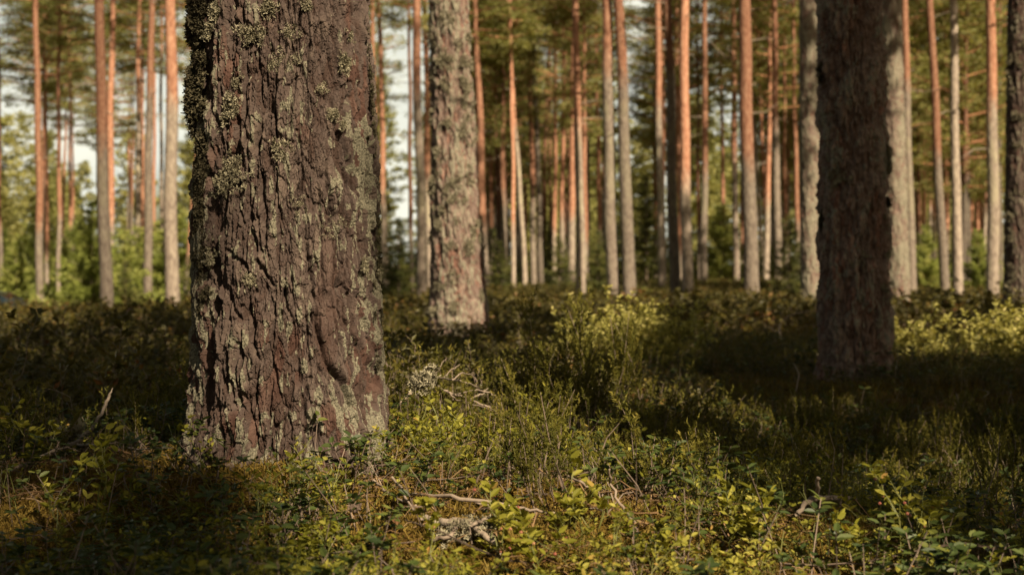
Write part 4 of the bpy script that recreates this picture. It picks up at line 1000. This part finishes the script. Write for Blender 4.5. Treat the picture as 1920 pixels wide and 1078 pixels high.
plant('heather_bush', 1290, 690, heather(227, .42, 9, True, 6, .12, .5), HM, 'dark twiggy heather bush right of the glowing bilberry bush', 'shrub', HB, d=8.6)
# sunlit bushes of the middle ground
MB = 'sunlit bilberry bushes of the middle ground'
bb = lambda s, h, sp, st=34: bilberry(s, h*.85, True, st, 13, .55, 0, sp*1.4, .032)
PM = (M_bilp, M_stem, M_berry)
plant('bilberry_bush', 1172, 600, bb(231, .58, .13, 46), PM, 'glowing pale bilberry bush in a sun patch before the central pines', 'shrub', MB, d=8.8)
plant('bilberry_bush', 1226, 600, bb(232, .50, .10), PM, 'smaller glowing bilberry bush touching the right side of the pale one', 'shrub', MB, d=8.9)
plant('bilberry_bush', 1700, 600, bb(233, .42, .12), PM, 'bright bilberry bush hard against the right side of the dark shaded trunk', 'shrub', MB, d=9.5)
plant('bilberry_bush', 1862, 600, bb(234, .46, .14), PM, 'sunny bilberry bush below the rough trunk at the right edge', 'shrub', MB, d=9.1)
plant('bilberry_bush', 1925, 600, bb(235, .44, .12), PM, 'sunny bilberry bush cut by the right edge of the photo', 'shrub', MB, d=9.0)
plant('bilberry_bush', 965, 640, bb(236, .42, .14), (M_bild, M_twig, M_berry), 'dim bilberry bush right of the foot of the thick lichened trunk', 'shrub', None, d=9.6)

# ------------------------------------------------------------------ fallen wood
def branch(name, label, cat, runs, group=None, lich=None, seed=1, material=None):
    """runs: lists of (px, py, height above ground, radius); the first point of the first run is the thing's base"""
    rs = np.random.default_rng(seed); base = hit(runs[0][0][0], runs[0][0][1], runs[0][0][2])
    r = empty(name, base); tag(r, label, cat, group)
    dref = base[1]
    for k, run in enumerate(runs):
        P = []
        for px, py, hgt, rad in run:
            q = hit(px, py, hgt) if hgt is not None and hgt < .5 else PP(px, py, dref)
            q = PP(px, py, dref+np.clip(q[1]-dref, -.55, .55)); P.append(q-base); KEEPOUT.append((q[0], q[1], .085))
        P = np.array(P); n = (len(P)-1)*5+1; t0 = np.arange(len(P)); t1 = np.linspace(0, len(P)-1, n)
        Q = np.stack([np.interp(t1, t0, P[:, c]) for c in range(3)], -1)
        for _ in range(2): Q[1:-1] = (Q[:-2]+2*Q[1:-1]+Q[2:])/4
        Q[1:-1] += rs.normal(0, .0018, (n-2, 3)); R = np.interp(t1, t0, [p[3] for p in run])*rs.uniform(.85, 1.15, n)
        g = Geo(); g.tube(Q, R, 0, rs.uniform(.55, .95), 6)
        gbuild('stem' if k == 0 else 'twig', g, [material or M_twig], r, True)
    if lich:
        put_tufts('lichen', r, [((hit(px, py, hg) if dd is None else PP(px, py, dd))-base, (rs.normal()*.4, -.5, .8), sz, cnt, spr) for px, py, hg, sz, cnt, spr, dd in lich], M_lichen, seed)
    return r
DF = 5.0
def PPz(*a): return a
fan = branch('dead_branch', 'bleached dead branch with a fan of curved twigs and a lichen tuft', 'fallen branch',
       [[(745, 762, 0.080, 0.0068), (775, 735, 0.128, 0.0062), (798, 716, 0.160, 0.0050), (840, 735, 0.160, 0.0043), (880, 748, 0.128, 0.0037), (925, 768, 0.080, 0.0037), (975, 792, 0.048, 0.0031)],
        [(798, 714, 0.160, 0.0031), (835, 708, 0.176, 0.0031), (870, 718, 0.176, 0.0025), (898, 726, 0.160, 0.0019)], [(832, 708, 0.176, 0.0025), (845, 695, 0.192, 0.0019), (862, 683, 0.200, 0.0012)],
        [(848, 712, 0.176, 0.0025), (865, 699, 0.192, 0.0019), (885, 703, 0.184, 0.0015), (893, 713, 0.176, 0.0012)], [(855, 740, 0.160, 0.0025), (895, 730, 0.160, 0.0025), (925, 738, 0.144, 0.0019), (940, 757, 0.128, 0.0012)],
        [(880, 748, 0.128, 0.0025), (905, 738, 0.136, 0.0019), (915, 727, 0.144, 0.0012)], [(840, 735, 0.160, 0.0025), (855, 750, 0.128, 0.0019), (905, 762, 0.096, 0.0019), (955, 782, 0.064, 0.0012)],
        [(880, 750, 0.120, 0.0019), (885, 770, 0.080, 0.0019), (905, 790, 0.040, 0.0012)], [(825, 725, 0.160, 0.0025), (826, 750, 0.120, 0.0025), (830, 778, 0.048, 0.0019)], [(800, 716, 0.160, 0.0019), (818, 700, 0.184, 0.0019), (830, 680, 0.208, 0.0012), (836, 672, 0.216, 0.0009)]],
       None, [(795, 714, .21, .7, 26, .03, None), (805, 722, .2, .7, 14, .03, None), (828, 768, .08, .8, 10, .02, None)], 31, M_grey)
branch('dead_branch', 'dark fallen branch with a pale broken tip lying left of the huge trunk', 'fallen branch',
       [[(20, 880, .02, 0.0066), (75, 858, .03, 0.0066), (140, 832, .05, 0.0060), (175, 800, .08, 0.0054), (197, 760, .12, 0.0048)], [(197, 760, .12, 0.0047), (204, 742, .14, 0.0042), (211, 727, .16, 0.0006)], [(140, 832, .05, 0.0036), (190, 836, .05, 0.0024), (235, 828, .06, 0.0018)], [(95, 850, .04, 0.0030), (120, 838, .06, 0.0018), (150, 846, .04, 0.0012)]],
       'fallen branches on the moss', [(105, 822, .04, 1.9, 22, .04, None), (125, 830, .04, 1.5, 8, .03, None)], 32)
branch('dead_twig', 'thin reddish twig arching in from the left edge over the fallen branch', 'twig', [[(-15, 778, .12, .004), (20, 782, .12, .005), (60, 800, .08, .005), (85, 815, .05, .004)], [(30, 785, .11, .003), (38, 760, .15, .002), (50, 730, .19, .0014)]], None, None, 33)
branch('dead_twig', 'short crooked dark twig between the broken tipped branch and the huge trunk', 'twig', [[(246, 812, .03, .006), (262, 790, .07, .006), (285, 782, .09, .005), (300, 768, .11, .003)]], None, None, 34)
branch('dead_branch', 'lichen covered stick lying across the sunny foreground', 'fallen branch',
       [[(795, 972, .035, .006), (825, 980, .035, .009), (860, 983, .035, .009), (885, 986, .035, .007), (915, 1005, .03, .005), (940, 1040, .02, .004)], [(860, 983, .035, .004), (840, 1010, .03, .004), (805, 1014, .025, .003)], [(885, 986, .04, .004), (905, 975, .05, .003), (935, 968, .05, .002)]],
       'fallen branches on the moss', [(880, 990, .03, .45, 30, .018, None), (915, 985, .03, .45, 26, .016, None), (845, 1005, .025, .45, 30, .020, None), (910, 1003, .02, .4, 18, .014, None)], 35)
branch('dead_twig', 'long pale grey twig lying just above the lichen covered stick', 'twig', [[(760, 925, .03, .003), (850, 932, .04, .004), (920, 942, .045, .004), (985, 955, .03, .003), (1040, 962, .02, .002)], [(880, 936, .04, .003), (930, 955, .03, .002)]], None, None, 36, M_grey)
branch('dead_twig', 'pair of crossed bare twigs on the moss right below the huge trunk', 'twig', [[(700, 900, .04, .0025), (740, 935, .03, .003), (780, 948, .02, .002)], [(735, 895, .04, .0025), (760, 930, .04, .003), (790, 975, .02, .002)]], None, None, 37, M_grey)
branch('dead_twig', 'curved bare twig standing in the sunny shrubs, bowed like a hook', 'twig', [[(1193, 1005, .0, .003), (1188, 975, .04, .003), (1160, 945, .07, .003), (1146, 910, .10, .0025), (1143, 880, .13, .0018)]], None, None, 38, M_grey)
branch('dead_twig', 'short pale arched twig left of the hook shaped twig', 'twig', [[(1065, 893, .07, .002), (1090, 905, .08, .0025), (1112, 918, .05, .002)]], None, None, 39, M_grey)
branch('dead_branch', 'angular grey branch with upright spur on the shaded moss', 'fallen branch', [[(1495, 965, .03, .004), (1515, 938, .05, .006), (1560, 932, .05, .006), (1610, 938, .03, .006), (1655, 934, .03, .005), (1668, 928, .03, .003)], [(1530, 934, .05, .005), (1535, 915, .08, .004), (1533, 896, .11, .003)], [(1562, 934, .05, .004), (1590, 952, .02, .003)]], 'fallen branches on the moss', None, 40, M_grey)
branch('dead_twig', 'brown arching twig on the dim moss left of the angular grey branch', 'twig', [[(1420, 918, .02, .003), (1445, 898, .06, .004), (1475, 893, .06, .003), (1502, 896, .03, .002)]], None, None, 41)
branch('dead_twig', 'slim brown twig leaning at the shade edge below the small heather bushes', 'twig', [[(1325, 925, .02, .003), (1350, 895, .05, .003), (1375, 862, .08, .003), (1415, 858, .06, .002)]], None, None, 42)
branch('dead_branch', 'curved grey branch right below the dark shaded trunk', 'fallen branch', [[(1722, 760, .12, .003), (1728, 790, .08, .004), (1745, 812, .05, .005), (1790, 820, .04, .005), (1835, 838, .02, .004)], [(1745, 812, .05, .003), (1770, 806, .05, .002)]], 'fallen branches on the moss', [(1775, 826, .05, 1.6, 8, .03, None)], 43, M_grey)
branch('dead_twig', 'crooked lichened twig standing upright near the right edge', 'twig', [[(1812, 800, .03, .005), (1815, 770, .08, .005), (1797, 752, .11, .005), (1794, 738, .14, .004)]], None, None, 44, M_grey)
branch('dead_branch', 'tangle of bare twigs at the foot of the dark shaded trunk', 'fallen branch', [[(1575, 705, 0.023, 0.0048), (1600, 698, 0.036, 0.0040), (1640, 703, 0.036, 0.0032), (1680, 695, 0.027, 0.0024)], [(1600, 698, 0.036, 0.0032), (1590, 688, 0.045, 0.0024), (1578, 692, 0.045, 0.0016)], [(1620, 700, 0.036, 0.0024), (1665, 688, 0.054, 0.0024), (1740, 678, 0.063, 0.0016)]], 'fallen branches on the moss', None, 45)
branch('dead_branch', 'bare arching dark branch reaching left behind the dark shaded trunk', 'fallen branch', [[(1465, 640, .05, .007), (1460, 610, .12, .007), (1478, 592, .18, .006), (1510, 584, .2, .005), (1540, 583, .2, .004)], [(1462, 625, .1, .004), (1430, 605, .15, .003), (1400, 590, .18, .002)], [(1490, 590, .18, .004), (1500, 570, .24, .002)]], 'fallen branches on the moss', None, 46)
branch('dead_twig', 'pale broken stick jutting up at the lower right corner', 'twig', [[(1880, 1085, .0, .0045), (1876, 1060, .03, .005), (1870, 1040, .06, .004), (1874, 1024, .08, .003)]], None, None, 47, M_grey)
branch('dead_twig', 'bare forked stem among the dim shrubs left of the dark shaded trunk', 'twig', [[(1493, 768, .0, .004), (1490, 740, .06, .004), (1500, 700, .14, .003), (1486, 680, .18, .002)]], None, None, 48, M_grey)

# bark chips, dry leaves
def chip(px, py, L, W, th, rz, tilt, label, seed, h=.02):
    rs = np.random.default_rng(seed); p = hit(px, py, h); KEEPOUT.append((p[0], p[1], max(.06, L*.7))); r = empty('bark_flake', p, rz); tag(r, label, 'bark', 'bark flakes on the moss')
    nu, nv = 14, 5; U, Vv = np.meshgrid(np.linspace(-1, 1, nu), np.linspace(-1, 1, nv))
    prof = (1-.35*np.abs(U)**3)*(1+.18*np.sin(U*9+seed)*rs.uniform(.4, 1)); X = U*L/2; Y = Vv*W/2*prof; Zt = th*(1.2-.7*Vv**2)+.004*np.sin(U*5+Vv*3+seed)+rs.normal(0, .0012, U.shape)
    c, s = math.cos(tilt), math.sin(tilt)
    top = np.stack([X, Y*c-Zt*s, Y*s+Zt*c], -1).reshape(-1, 3); Zb = Zt-th; bot = np.stack([X, Y*c-Zb*s, Y*s+Zb*c], -1).reshape(-1, 3)
    n = nu*nv; T = []
    for i in range(nv-1):
        for j in range(nu-1):
            a = i*nu+j; T += [(a, a+1, a+nu+1), (a, a+nu+1, a+nu), (n+a, n+a+nu+1, n+a+1), (n+a, n+a+nu, n+a+nu+1)]
    rim = [j for j in range(nu)]+[i*nu+nu-1 for i in range(1, nv)]+[(nv-1)*nu+j for j in range(nu-2, -1, -1)]+[i*nu for i in range(nv-2, 0, -1)]
    for a, b in zip(rim, rim[1:]+rim[:1]): T += [(a, n+a, n+b), (a, n+b, b)]
    build('flake', np.concatenate([top, bot]), np.array(T), np.zeros(len(T), int), np.full(2*n, rs.uniform(.3, .9)), [M_chip], r)
chip(478, 876, .135, .034, .012, .25, .8, 'long grey bark flake leaning on the foot of the huge rough trunk', 1, .03)
chip(664, 952, .026, .018, .004, .6, .9, 'small square pinkish bark flake in the sunny moss', 2, .03)
chip(606, 918, .03, .016, .004, 1.0, .7, 'small upright bark flake below the middle of the huge trunk', 3, .03)
chip(520, 1000, .05, .014, .004, .5, .5, 'narrow bark flake under the bush of thin green stems', 4)
chip(240, 1065, .04, .024, .005, .3, .5, 'broad pale bark flake at the bottom edge, lower left', 5)
chip(180, 1050, .03, .015, .004, 1.2, .7, 'small brown bark flake left of the broad pale one', 6)
chip(1805, 560, .05, .03, .01, .2, .5, 'pale bark flake lying far back near the grey leaning pine', 7)
def dryleaf(px, py, L, rz, label, seed, h=.03):
    p = hit(px, py, h); KEEPOUT.append((p[0], p[1], .07)); r = empty('dry_leaf', p, rz); tag(r, label, 'leaf', 'dry leaves on the moss'); g = Geo(); rs = np.random.default_rng(seed)
    u = np.linspace(0, 1, 8); w = np.sin(u**.8*math.pi)*L*.32+.0005
    mid = np.stack([u*L, 0*u, .25*L*np.sin(u*3)], -1); V = np.concatenate([mid+np.stack([0*u, -w, .35*w+.002*np.sin(u*9)], -1), mid, mid+np.stack([0*u, w, .5*w], -1)])
    T = []
    for a in (0, 8):
        for i in range(7): T += [(a+i, a+i+1, a+i+9), (a+i, a+i+9, a+i+8)]
    g.add(V, T, 0, rs.uniform(.2, .9)); gbuild('blade', g, [M_dry], r)
for q in [(1510, 872, .05, .3, 'pale dry leaf on the dim moss, uppermost of the right hand leaves'), (1518, 898, .05, 2.0, 'curled dry leaf touching the angular grey branch'), (1690, 935, .035, 1.2, 'rusty dry leaf right of the angular grey branch'), (1908, 788, .05, .6, 'dry leaf lying high up at the right edge'), (745, 985, .03, 2.2, 'brown dry leaf left of the lichen covered stick'), (1015, 1060, .03, .2, 'dry leaf in the sunny shrubs at the bottom, centre'), (250, 1062, .03, 1.0, 'reddish dry leaf beside the broad pale bark flake')]:
    dryleaf(q[0], q[1], q[2], q[3], q[4], int(q[0]))

# ------------------------------------------------------------------ car parked beyond the slope
def car():
    M_paint = plain_mat('blue_grey_paint', [(0, (.045, .075, .095)), (1, (.07, .105, .125))], .3, .5, 3); M_paint.node_tree.nodes['Principled BSDF'].inputs['Metallic'].default_value = .35
    M_glass = plain_mat('car_window_glass', [(0, (.015, .018, .018)), (1, (.02, .024, .022))], .05, .5, 2)
    M_rub = plain_mat('tyre_rubber', [(0, (.015, .015, .015)), (1, (.03, .03, .03))], .8, .2, 20); M_rim = plain_mat('wheel_rim_metal', [(0, (.3, .3, .3)), (1, (.4, .4, .4))], .35, .5, 5, metal=.8)
    M_red = plain_mat('tail_light_glass', [(0, (.16, .012, .01)), (1, (.22, .02, .015))], .2, .5, 5)
    M_lamp = plain_mat('head_light_glass', [(0, (.5, .5, .48)), (1, (.6, .6, .58))], .15, .5, 5)
    d = 42.0; x1 = (53-CX)/FPX*d; zr = CAMZ-(543-HY)/FPX*d; z0 = zr-1.50
    r = empty('parked_car', (x1-2.2, d, z0)); tag(r, 'blue grey car parked beyond the shrubs, mostly cut by the left edge', 'car')
    # side profile: x, z ; rear end at +x
    prof = [(-2.15, .35), (-2.2, .55), (-2.1, .78), (-1.2, .93), (-.55, 1.36), (-.1, 1.48), (.8, 1.50), (1.35, 1.44), (1.78, 1.24), (2.02, .98), (2.18, .90), (2.22, .55), (2.1, .33)]
    def width(z): return .86-.20*max(0, z-.85)/.65-.04*max(0, .5-z)
    P = np.array(prof); n = len(P)
    V, T = [], []
    ys = (-1, -.93, -.6, 0, .6, .93, 1)
    for y in ys:
        for x, z in prof:
            V.append((x*(.985 if abs(y) == 1 else 1), y*width(z), z-(.02 if abs(y) >= .93 and z > 1.3 else 0)))
    for a in range(len(ys)-1):
        for i in range(n):
            j = (i+1) % n; T += [(a*n+i, a*n+j, (a+1)*n+j), (a*n+i, (a+1)*n+j, (a+1)*n+i)]
    for e in (0, (len(ys)-1)*n):
        c = len(V); V.append((0, V[e][1] if False else (-.86 if e == 0 else .86), .75))
        for i in range(n): T.append((e+i, e+(i+1) % n, c))
    build('body', np.array(V), np.array(T), np.zeros(len(T), int), np.full(len(V), .5), [M_paint], r)
    def pane(nm, pts, y, mt, out=.012):
        W = [(x, y/abs(y)*(width(z)+out), z) for x, z in pts]; Wi = [(x, yy*.97, z) for x, yy, z in W]; k = len(W); g = Geo()
        g.add(W+Wi, [(0, i, i+1) for i in range(1, k-1)]+[t for i in range(k) for t in ((i, (i+1) % k, k+(i+1) % k), (i, k+(i+1) % k, k+i))], 0, .5); gbuild(nm, g, [mt], r)
    for y in (-1, 1):
        pane('side_window', [(-.75, .98), (-.42, 1.32), (.12, 1.40), (.12, .98)], y, M_glass); pane('side_window', [(.22, .98), (.22, 1.40), (.95, 1.41), (1.05, 1.0)], y, M_glass); pane('side_window', [(1.16, 1.0), (1.08, 1.39), (1.35, 1.36), (1.62, 1.20), (1.70, 1.02)], y, M_glass)
        pane('tail_light', [(1.95, .72), (1.95, .96), (2.12, .90), (2.16, .72)], y, M_red); pane('headlight', [(-2.12, .60), (-2.04, .76), (-1.75, .80), (-1.80, .64)], y, M_lamp)
        g = Geo(); g.tube([(-.1, y*.875, .86), (.05, y*.885, .86)], .014, 0, .5, 6); gbuild('door_handle', g, [M_paint], r)
        for wx in (-1.35, 1.35):
            g = Geo(); g.tube([(wx, y*.68, .31), (wx, y*.70, .31), (wx, y*.86, .31), (wx, y*.885, .31)], [.27, .31, .31, .27], 0, .5, 28); tw = gbuild('wheel', g, [M_rub], r)
            g = Geo(); g.tube([(wx, y*.886, .31), (wx, y*.895, .31)], [.20, .16], 0, .5, 20)
            for q in range(5):
                a = q*1.2566; g.tube([(wx, y*.90, .31), (wx+.19*math.cos(a), y*.90, .31+.19*math.sin(a))], .02, 0, .5, 4)
            gbuild('rim', g, [M_rim], tw)
    for nm, x0, z0_, xx, zz in (('windscreen', -1.13, .96, -.58, 1.33), ('rear_window', 1.40, 1.42, 1.76, 1.25)):
        g = Geo(); o_ = np.array([-.012 if nm == 'windscreen' else .012, 0, .012]); w0, w1 = width(z0_)*.86, width(zz)*.86
        q = [np.array(p)+o_ for p in ((x0, -w0, z0_), (x0, w0, z0_), (xx, w1, zz), (xx, -w1, zz))]; g.add(q+[p-o_*.6 for p in q], [(0, 1, 2), (0, 2, 3), (4, 6, 5), (4, 7, 6), (0, 4, 5), (0, 5, 1), (2, 6, 7), (2, 7, 3), (1, 5, 6), (1, 6, 2), (3, 7, 4), (3, 4, 0)], 0, .5); gbuild(nm, g, [M_glass], r)
car()
rs = np.random.default_rng(2024)
TK = [((t['xb']-CX)/FPX*t['d'], t['d'], r) for t, r in ((HERO, .245), (SECOND, .23), (RIGHT, .205), (PATCH, .2), (GREYL, .19), (EDGE, .2))]
def field(n, d0, d1, marg=1.25, pw=1.0, extra=.5):
    d = (d0**2+(d1**2-d0**2)*rs.uniform(size=n)**pw)**.5
    x = rs.uniform(-1, 1, n)*(.36*d*marg+extra)
    ok = np.ones(n, bool)
    for a, b, r in TK: ok &= (x-a)**2+(d-b)**2 > (r*1.02)**2
    return x[ok], d[ok]
KEEP = np.array(KEEPOUT)
def bare(x, d):
    """open mossy places where the shrubs thin out, and the room round single things"""
    m = np.exp(-(((x+.85)/.36)**2+((d-3.02)/.42)**2)) + .95*np.exp(-(((x-1.2)/.46)**2+((d-4.7)/.75)**2)) + .9*np.exp(-(((x+.40)/.24)**2+((d-3.0)/.16)**2)) + .75*np.exp(-(((x+.10)/.22)**2+((d-3.45)/.25)**2)) + .6*np.exp(-(((x-.15)/.2)**2+((d-2.75)/.2)**2))
    m = m*sstep(.25, .5, fbm(x*5, d*5, np.zeros_like(x), 97, 2)+.08)
    m = m + .75*sstep(.54, .64, fbm(x*2.6, d*2.6, np.zeros_like(x), 98, 3))
    for i in range(0, len(x), 4000):
        q = (x[i:i+4000, None]-KEEP[None, :, 0])**2+((d[i:i+4000, None]-KEEP[None, :, 1]+KEEP[None, :, 2]*.5))**2 < KEEP[None, :, 2]**2
        m[i:i+4000] = np.where(q.any(1), 1.1, m[i:i+4000])
    return np.clip(m, 0, 1.1)
def put(name, protos, x, d, sc, tint, mats, label, tilt=.25, sink=0.0):
    n = len(x); pos = np.stack([x, d, ground(x, d)-sink], -1)
    r = scatter(protos, pos, rotmats(rs.uniform(0, 6.28, n), rs.uniform(0, tilt, n), rs.uniform(0, 6.28, n)), sc, tint, rs.integers(0, len(protos), n))
    return tag(build(name, *r, mats), label, None, None, 'stuff')
z_ = lambda a: np.zeros_like(a)

# moss carpet and litter close to the viewpoint
x, d = field(95000, 1.5, 6.5, 1.1, 1.25, .3); kf = rs.uniform(size=len(x)) < .45+.55*bare(x, d); x, d = x[kf], d[kf]
put('moss_carpet', [mossbit(q) for q in range(8)], x, d, rs.uniform(.7, 1.6, len(x)), rs.uniform(-.25, .25, len(x))+.3*(fbm(x*3, d*3, z_(x), 71, 2)-.5), [M_moss], 'yellow brown moss carpet between the dwarf shrubs', .5)
qa = rs.uniform(0, 6.28, 9000); qr = .238+rs.exponential(.045, 9000)
x = -.532+qr*np.cos(qa); d = 3.4+qr*np.sin(qa); kf = d < 3.55; x, d, qr = x[kf], d[kf], qr[kf]
put('moss_collar', [mossbit(q) for q in range(20, 28)], x, d, rs.uniform(.9, 1.9, len(x)), rs.uniform(-.3, .2, len(x)), [M_moss], 'moss piled up against the foot of the huge rough trunk', .6, -np.clip(.036-(qr-.24)*.5, 0, .05)*rs.uniform(0, 1, len(x)))
x, d = field(15000, 1.5, 7.0, 1.1, 1.1, .3)
put('needle_litter', [stick(q) for q in range(8)], x, d, rs.uniform(.5, 1.7, len(x)), rs.uniform(-.4, .3, len(x)), [M_litter], 'fallen pine needles and twig bits littering the moss', .35, -.012)

def longstick(seed):
    rs = np.random.default_rng(seed); g = Geo(); L = rs.uniform(.10, .26); k = 5; P = np.stack([np.linspace(-L/2, L/2, k), np.cumsum(rs.normal(0, .012, k)), .01+np.cumsum(rs.normal(0, .010, k))], -1)
    g.tube(P, np.linspace(.0022, .0010, k), 0, rs.uniform(.3, 1), 3, False)
    if rs.uniform() < .6: g.tube([P[2], P[2]+[L*.12, L*.12*rs.choice([-1, 1]), .02]], [.0014, .0006], 0, .6, 3, False)
    return g.arr()
x, d = field(520, 1.7, 7.0, 1.1, 1.0, .3)
put('twig_litter', [longstick(q) for q in range(9)], x, d, rs.uniform(.6, 1.3, len(x)), rs.uniform(-.5, .05, len(x)), [M_twig], 'thin dead twigs strewn through the low shrubs', .28, -.03)
# near shrubs
x, d = field(5600, 1.55, 5.2, 1.15, 1.15, .35)
nz = fbm(x*1.4, d*1.4, z_(x), 81, 2); kf = rs.uniform(size=len(x)) < (.12+.75*sstep(.38, .58, nz)+.5*(d < 2.6)*(x > -.35))*(1-.93*bare(x, d)); x, d = x[kf], d[kf]
put('bilberry_cover', [bilberry(10+q, .19, True, 3, (3, 5, 0, 4, 0, 3, 6, 1, 2)[q], 1.0, 0, .06, (.021, .016)[q % 2]) for q in range(9)], x, d, rs.uniform(.38, .88, len(x))*np.where(d < 2.4, .9, 1), rs.normal(0, .10, len(x))+.5*(fbm(x*2.2, d*2.2, z_(x), 82, 2)-.5), [M_bil, M_stem, M_berry], 'low bilberry cover with oval light green leaves and pink berries')
x, d = field(4200, 1.6, 5.6, 1.15, 1.15, .35)
nz = fbm(x*1.7+9, d*1.7, z_(x), 85, 2); kf = rs.uniform(size=len(x)) < (.10+1.0*sstep(.42, .58, nz))*(1-.8*bare(x, d)); x, d = x[kf], d[kf]
put('lingonberry_cover', [lingon(30+q) for q in range(9)], x, d, rs.uniform(.8, 1.4, len(x)), rs.normal(0, .12, len(x)), [M_lin, M_twig], 'lingonberry cover with small dark glossy leaves', .35)
x, d = field(2600, 2.6, 6.2, 1.2, .9, .35)
nz = fbm(x*1.1+3, d*1.1, z_(x), 88, 2); kf = rs.uniform(size=len(x)) < (sstep(.50, .62, nz)*.6+.75*sstep(.15, .7, x-.15*(d-3))*sstep(3.0, 4.2, d))*(1-.85*bare(x, d)); x, d = x[kf], d[kf]
kf = ~((np.abs(x+.5) < .45) & (d < 3.4)); x, d = x[kf], d[kf]
put('heather_cover', [heather(50+q, .20) for q in range(8)], x, d, rs.uniform(.5, 1.1, len(x)), rs.normal(-.05, .12, len(x)), [M_hea, M_twig], 'heather cover with fine feathery brown green shoots', .4)
# middle distance
x, d = field(7000, 4.6, 14, 1.25, .95)
open_ = lambda x, d: (((x-1.3)/.62)**2+((d-5.0)/.85)**2 > 1) | (rs.uniform(size=len(x)) < .12)
kf = open_(x, d); x, d = x[kf], d[kf]
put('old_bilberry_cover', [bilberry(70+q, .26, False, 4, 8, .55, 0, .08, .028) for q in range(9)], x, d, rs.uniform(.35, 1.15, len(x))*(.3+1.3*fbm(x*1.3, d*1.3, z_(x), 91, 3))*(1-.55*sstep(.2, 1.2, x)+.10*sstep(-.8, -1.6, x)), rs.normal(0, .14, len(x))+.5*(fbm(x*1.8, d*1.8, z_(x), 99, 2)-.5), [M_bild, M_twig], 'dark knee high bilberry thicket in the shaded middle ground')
x, d = field(5200, 4.6, 15, 1.25, .95); kf = (fbm(x*.8+7, d*.8, z_(x), 93, 2) > .46) & open_(x, d); x, d = x[kf], d[kf]
put('tall_heather_cover', [heather(90+q, .26, 5, False, 5, .07) for q in range(8)], x, d, rs.uniform(.5, 1.0, len(x))*(1-.4*sstep(.6, 1.4, x)), rs.normal(-.08, .14, len(x)), [M_hea, M_twig], 'taller brown heather between the bilberry shrubs of the middle ground', .35)
# low growth round the dark trunk on the right
qa = rs.uniform(0, 6.28, 1500); qr = .22+np.abs(rs.normal(0, 1.3, 1500)); x = 1.93+qr*np.cos(qa); d = 7.9+qr*1.5*np.sin(qa); kf = (qr > .215) & (d > 4.8); x, d, qr = x[kf], d[kf], qr[kf]
put('low_heather_cover', [heather(140+q, .17, 5, False, 5, .06) for q in range(6)], x, d, rs.uniform(.25, .75, len(x))*(.45+.45*sstep(.3, 1.2, qr)), rs.normal(0, .16, len(x)), [M_hea, M_twig], 'low heather and moss round the foot of the dark shaded trunk', .4)
qa = rs.uniform(0, 6.28, 9000); qr = .2+np.abs(rs.normal(0, .8, 9000)); x = 1.93+qr*np.cos(qa); d = 7.9+qr*1.4*np.sin(qa); kf = (d > 5.5); x, d = x[kf], d[kf]
put('rough_moss', [mossbit(40+q) for q in range(6)], x, d, rs.uniform(1.6, 3.4, len(x)), rs.uniform(-.4, .1, len(x)), [M_moss], 'rusty moss round the foot of the dark shaded trunk', .6)
x, d = field(3800, 4.8, 11, 1.15, 1.0); kf = rs.uniform(size=len(x)) < sstep(.40, .6, fbm(x*1.5, d*1.5, z_(x), 191, 2)); x, d = x[kf], d[kf]
put('lingonberry_patches', [lingon(230+q, False) for q in range(6)], x, d, rs.uniform(1.0, 1.8, len(x)), rs.normal(0, .15, len(x)), [M_lin, M_twig], 'dark lingonberry patches of the middle ground', .35)
# far floor
x, d = field(15000, 13, 52, 1.2, .8); y_ = fbm(x*.35, d*.35, z_(x), 95, 2)
put('far_shrub_cover', [bilberry(120+q, .36, False, 5, 10, .7, 0, .22, .05) for q in range(8)], x, d, rs.uniform(.6, 1.3, len(x)), rs.normal(.03, .13, len(x))+.6*(y_-.5), [M_bild, M_twig], 'yellow green dwarf shrubs carpeting the floor among the trunks')
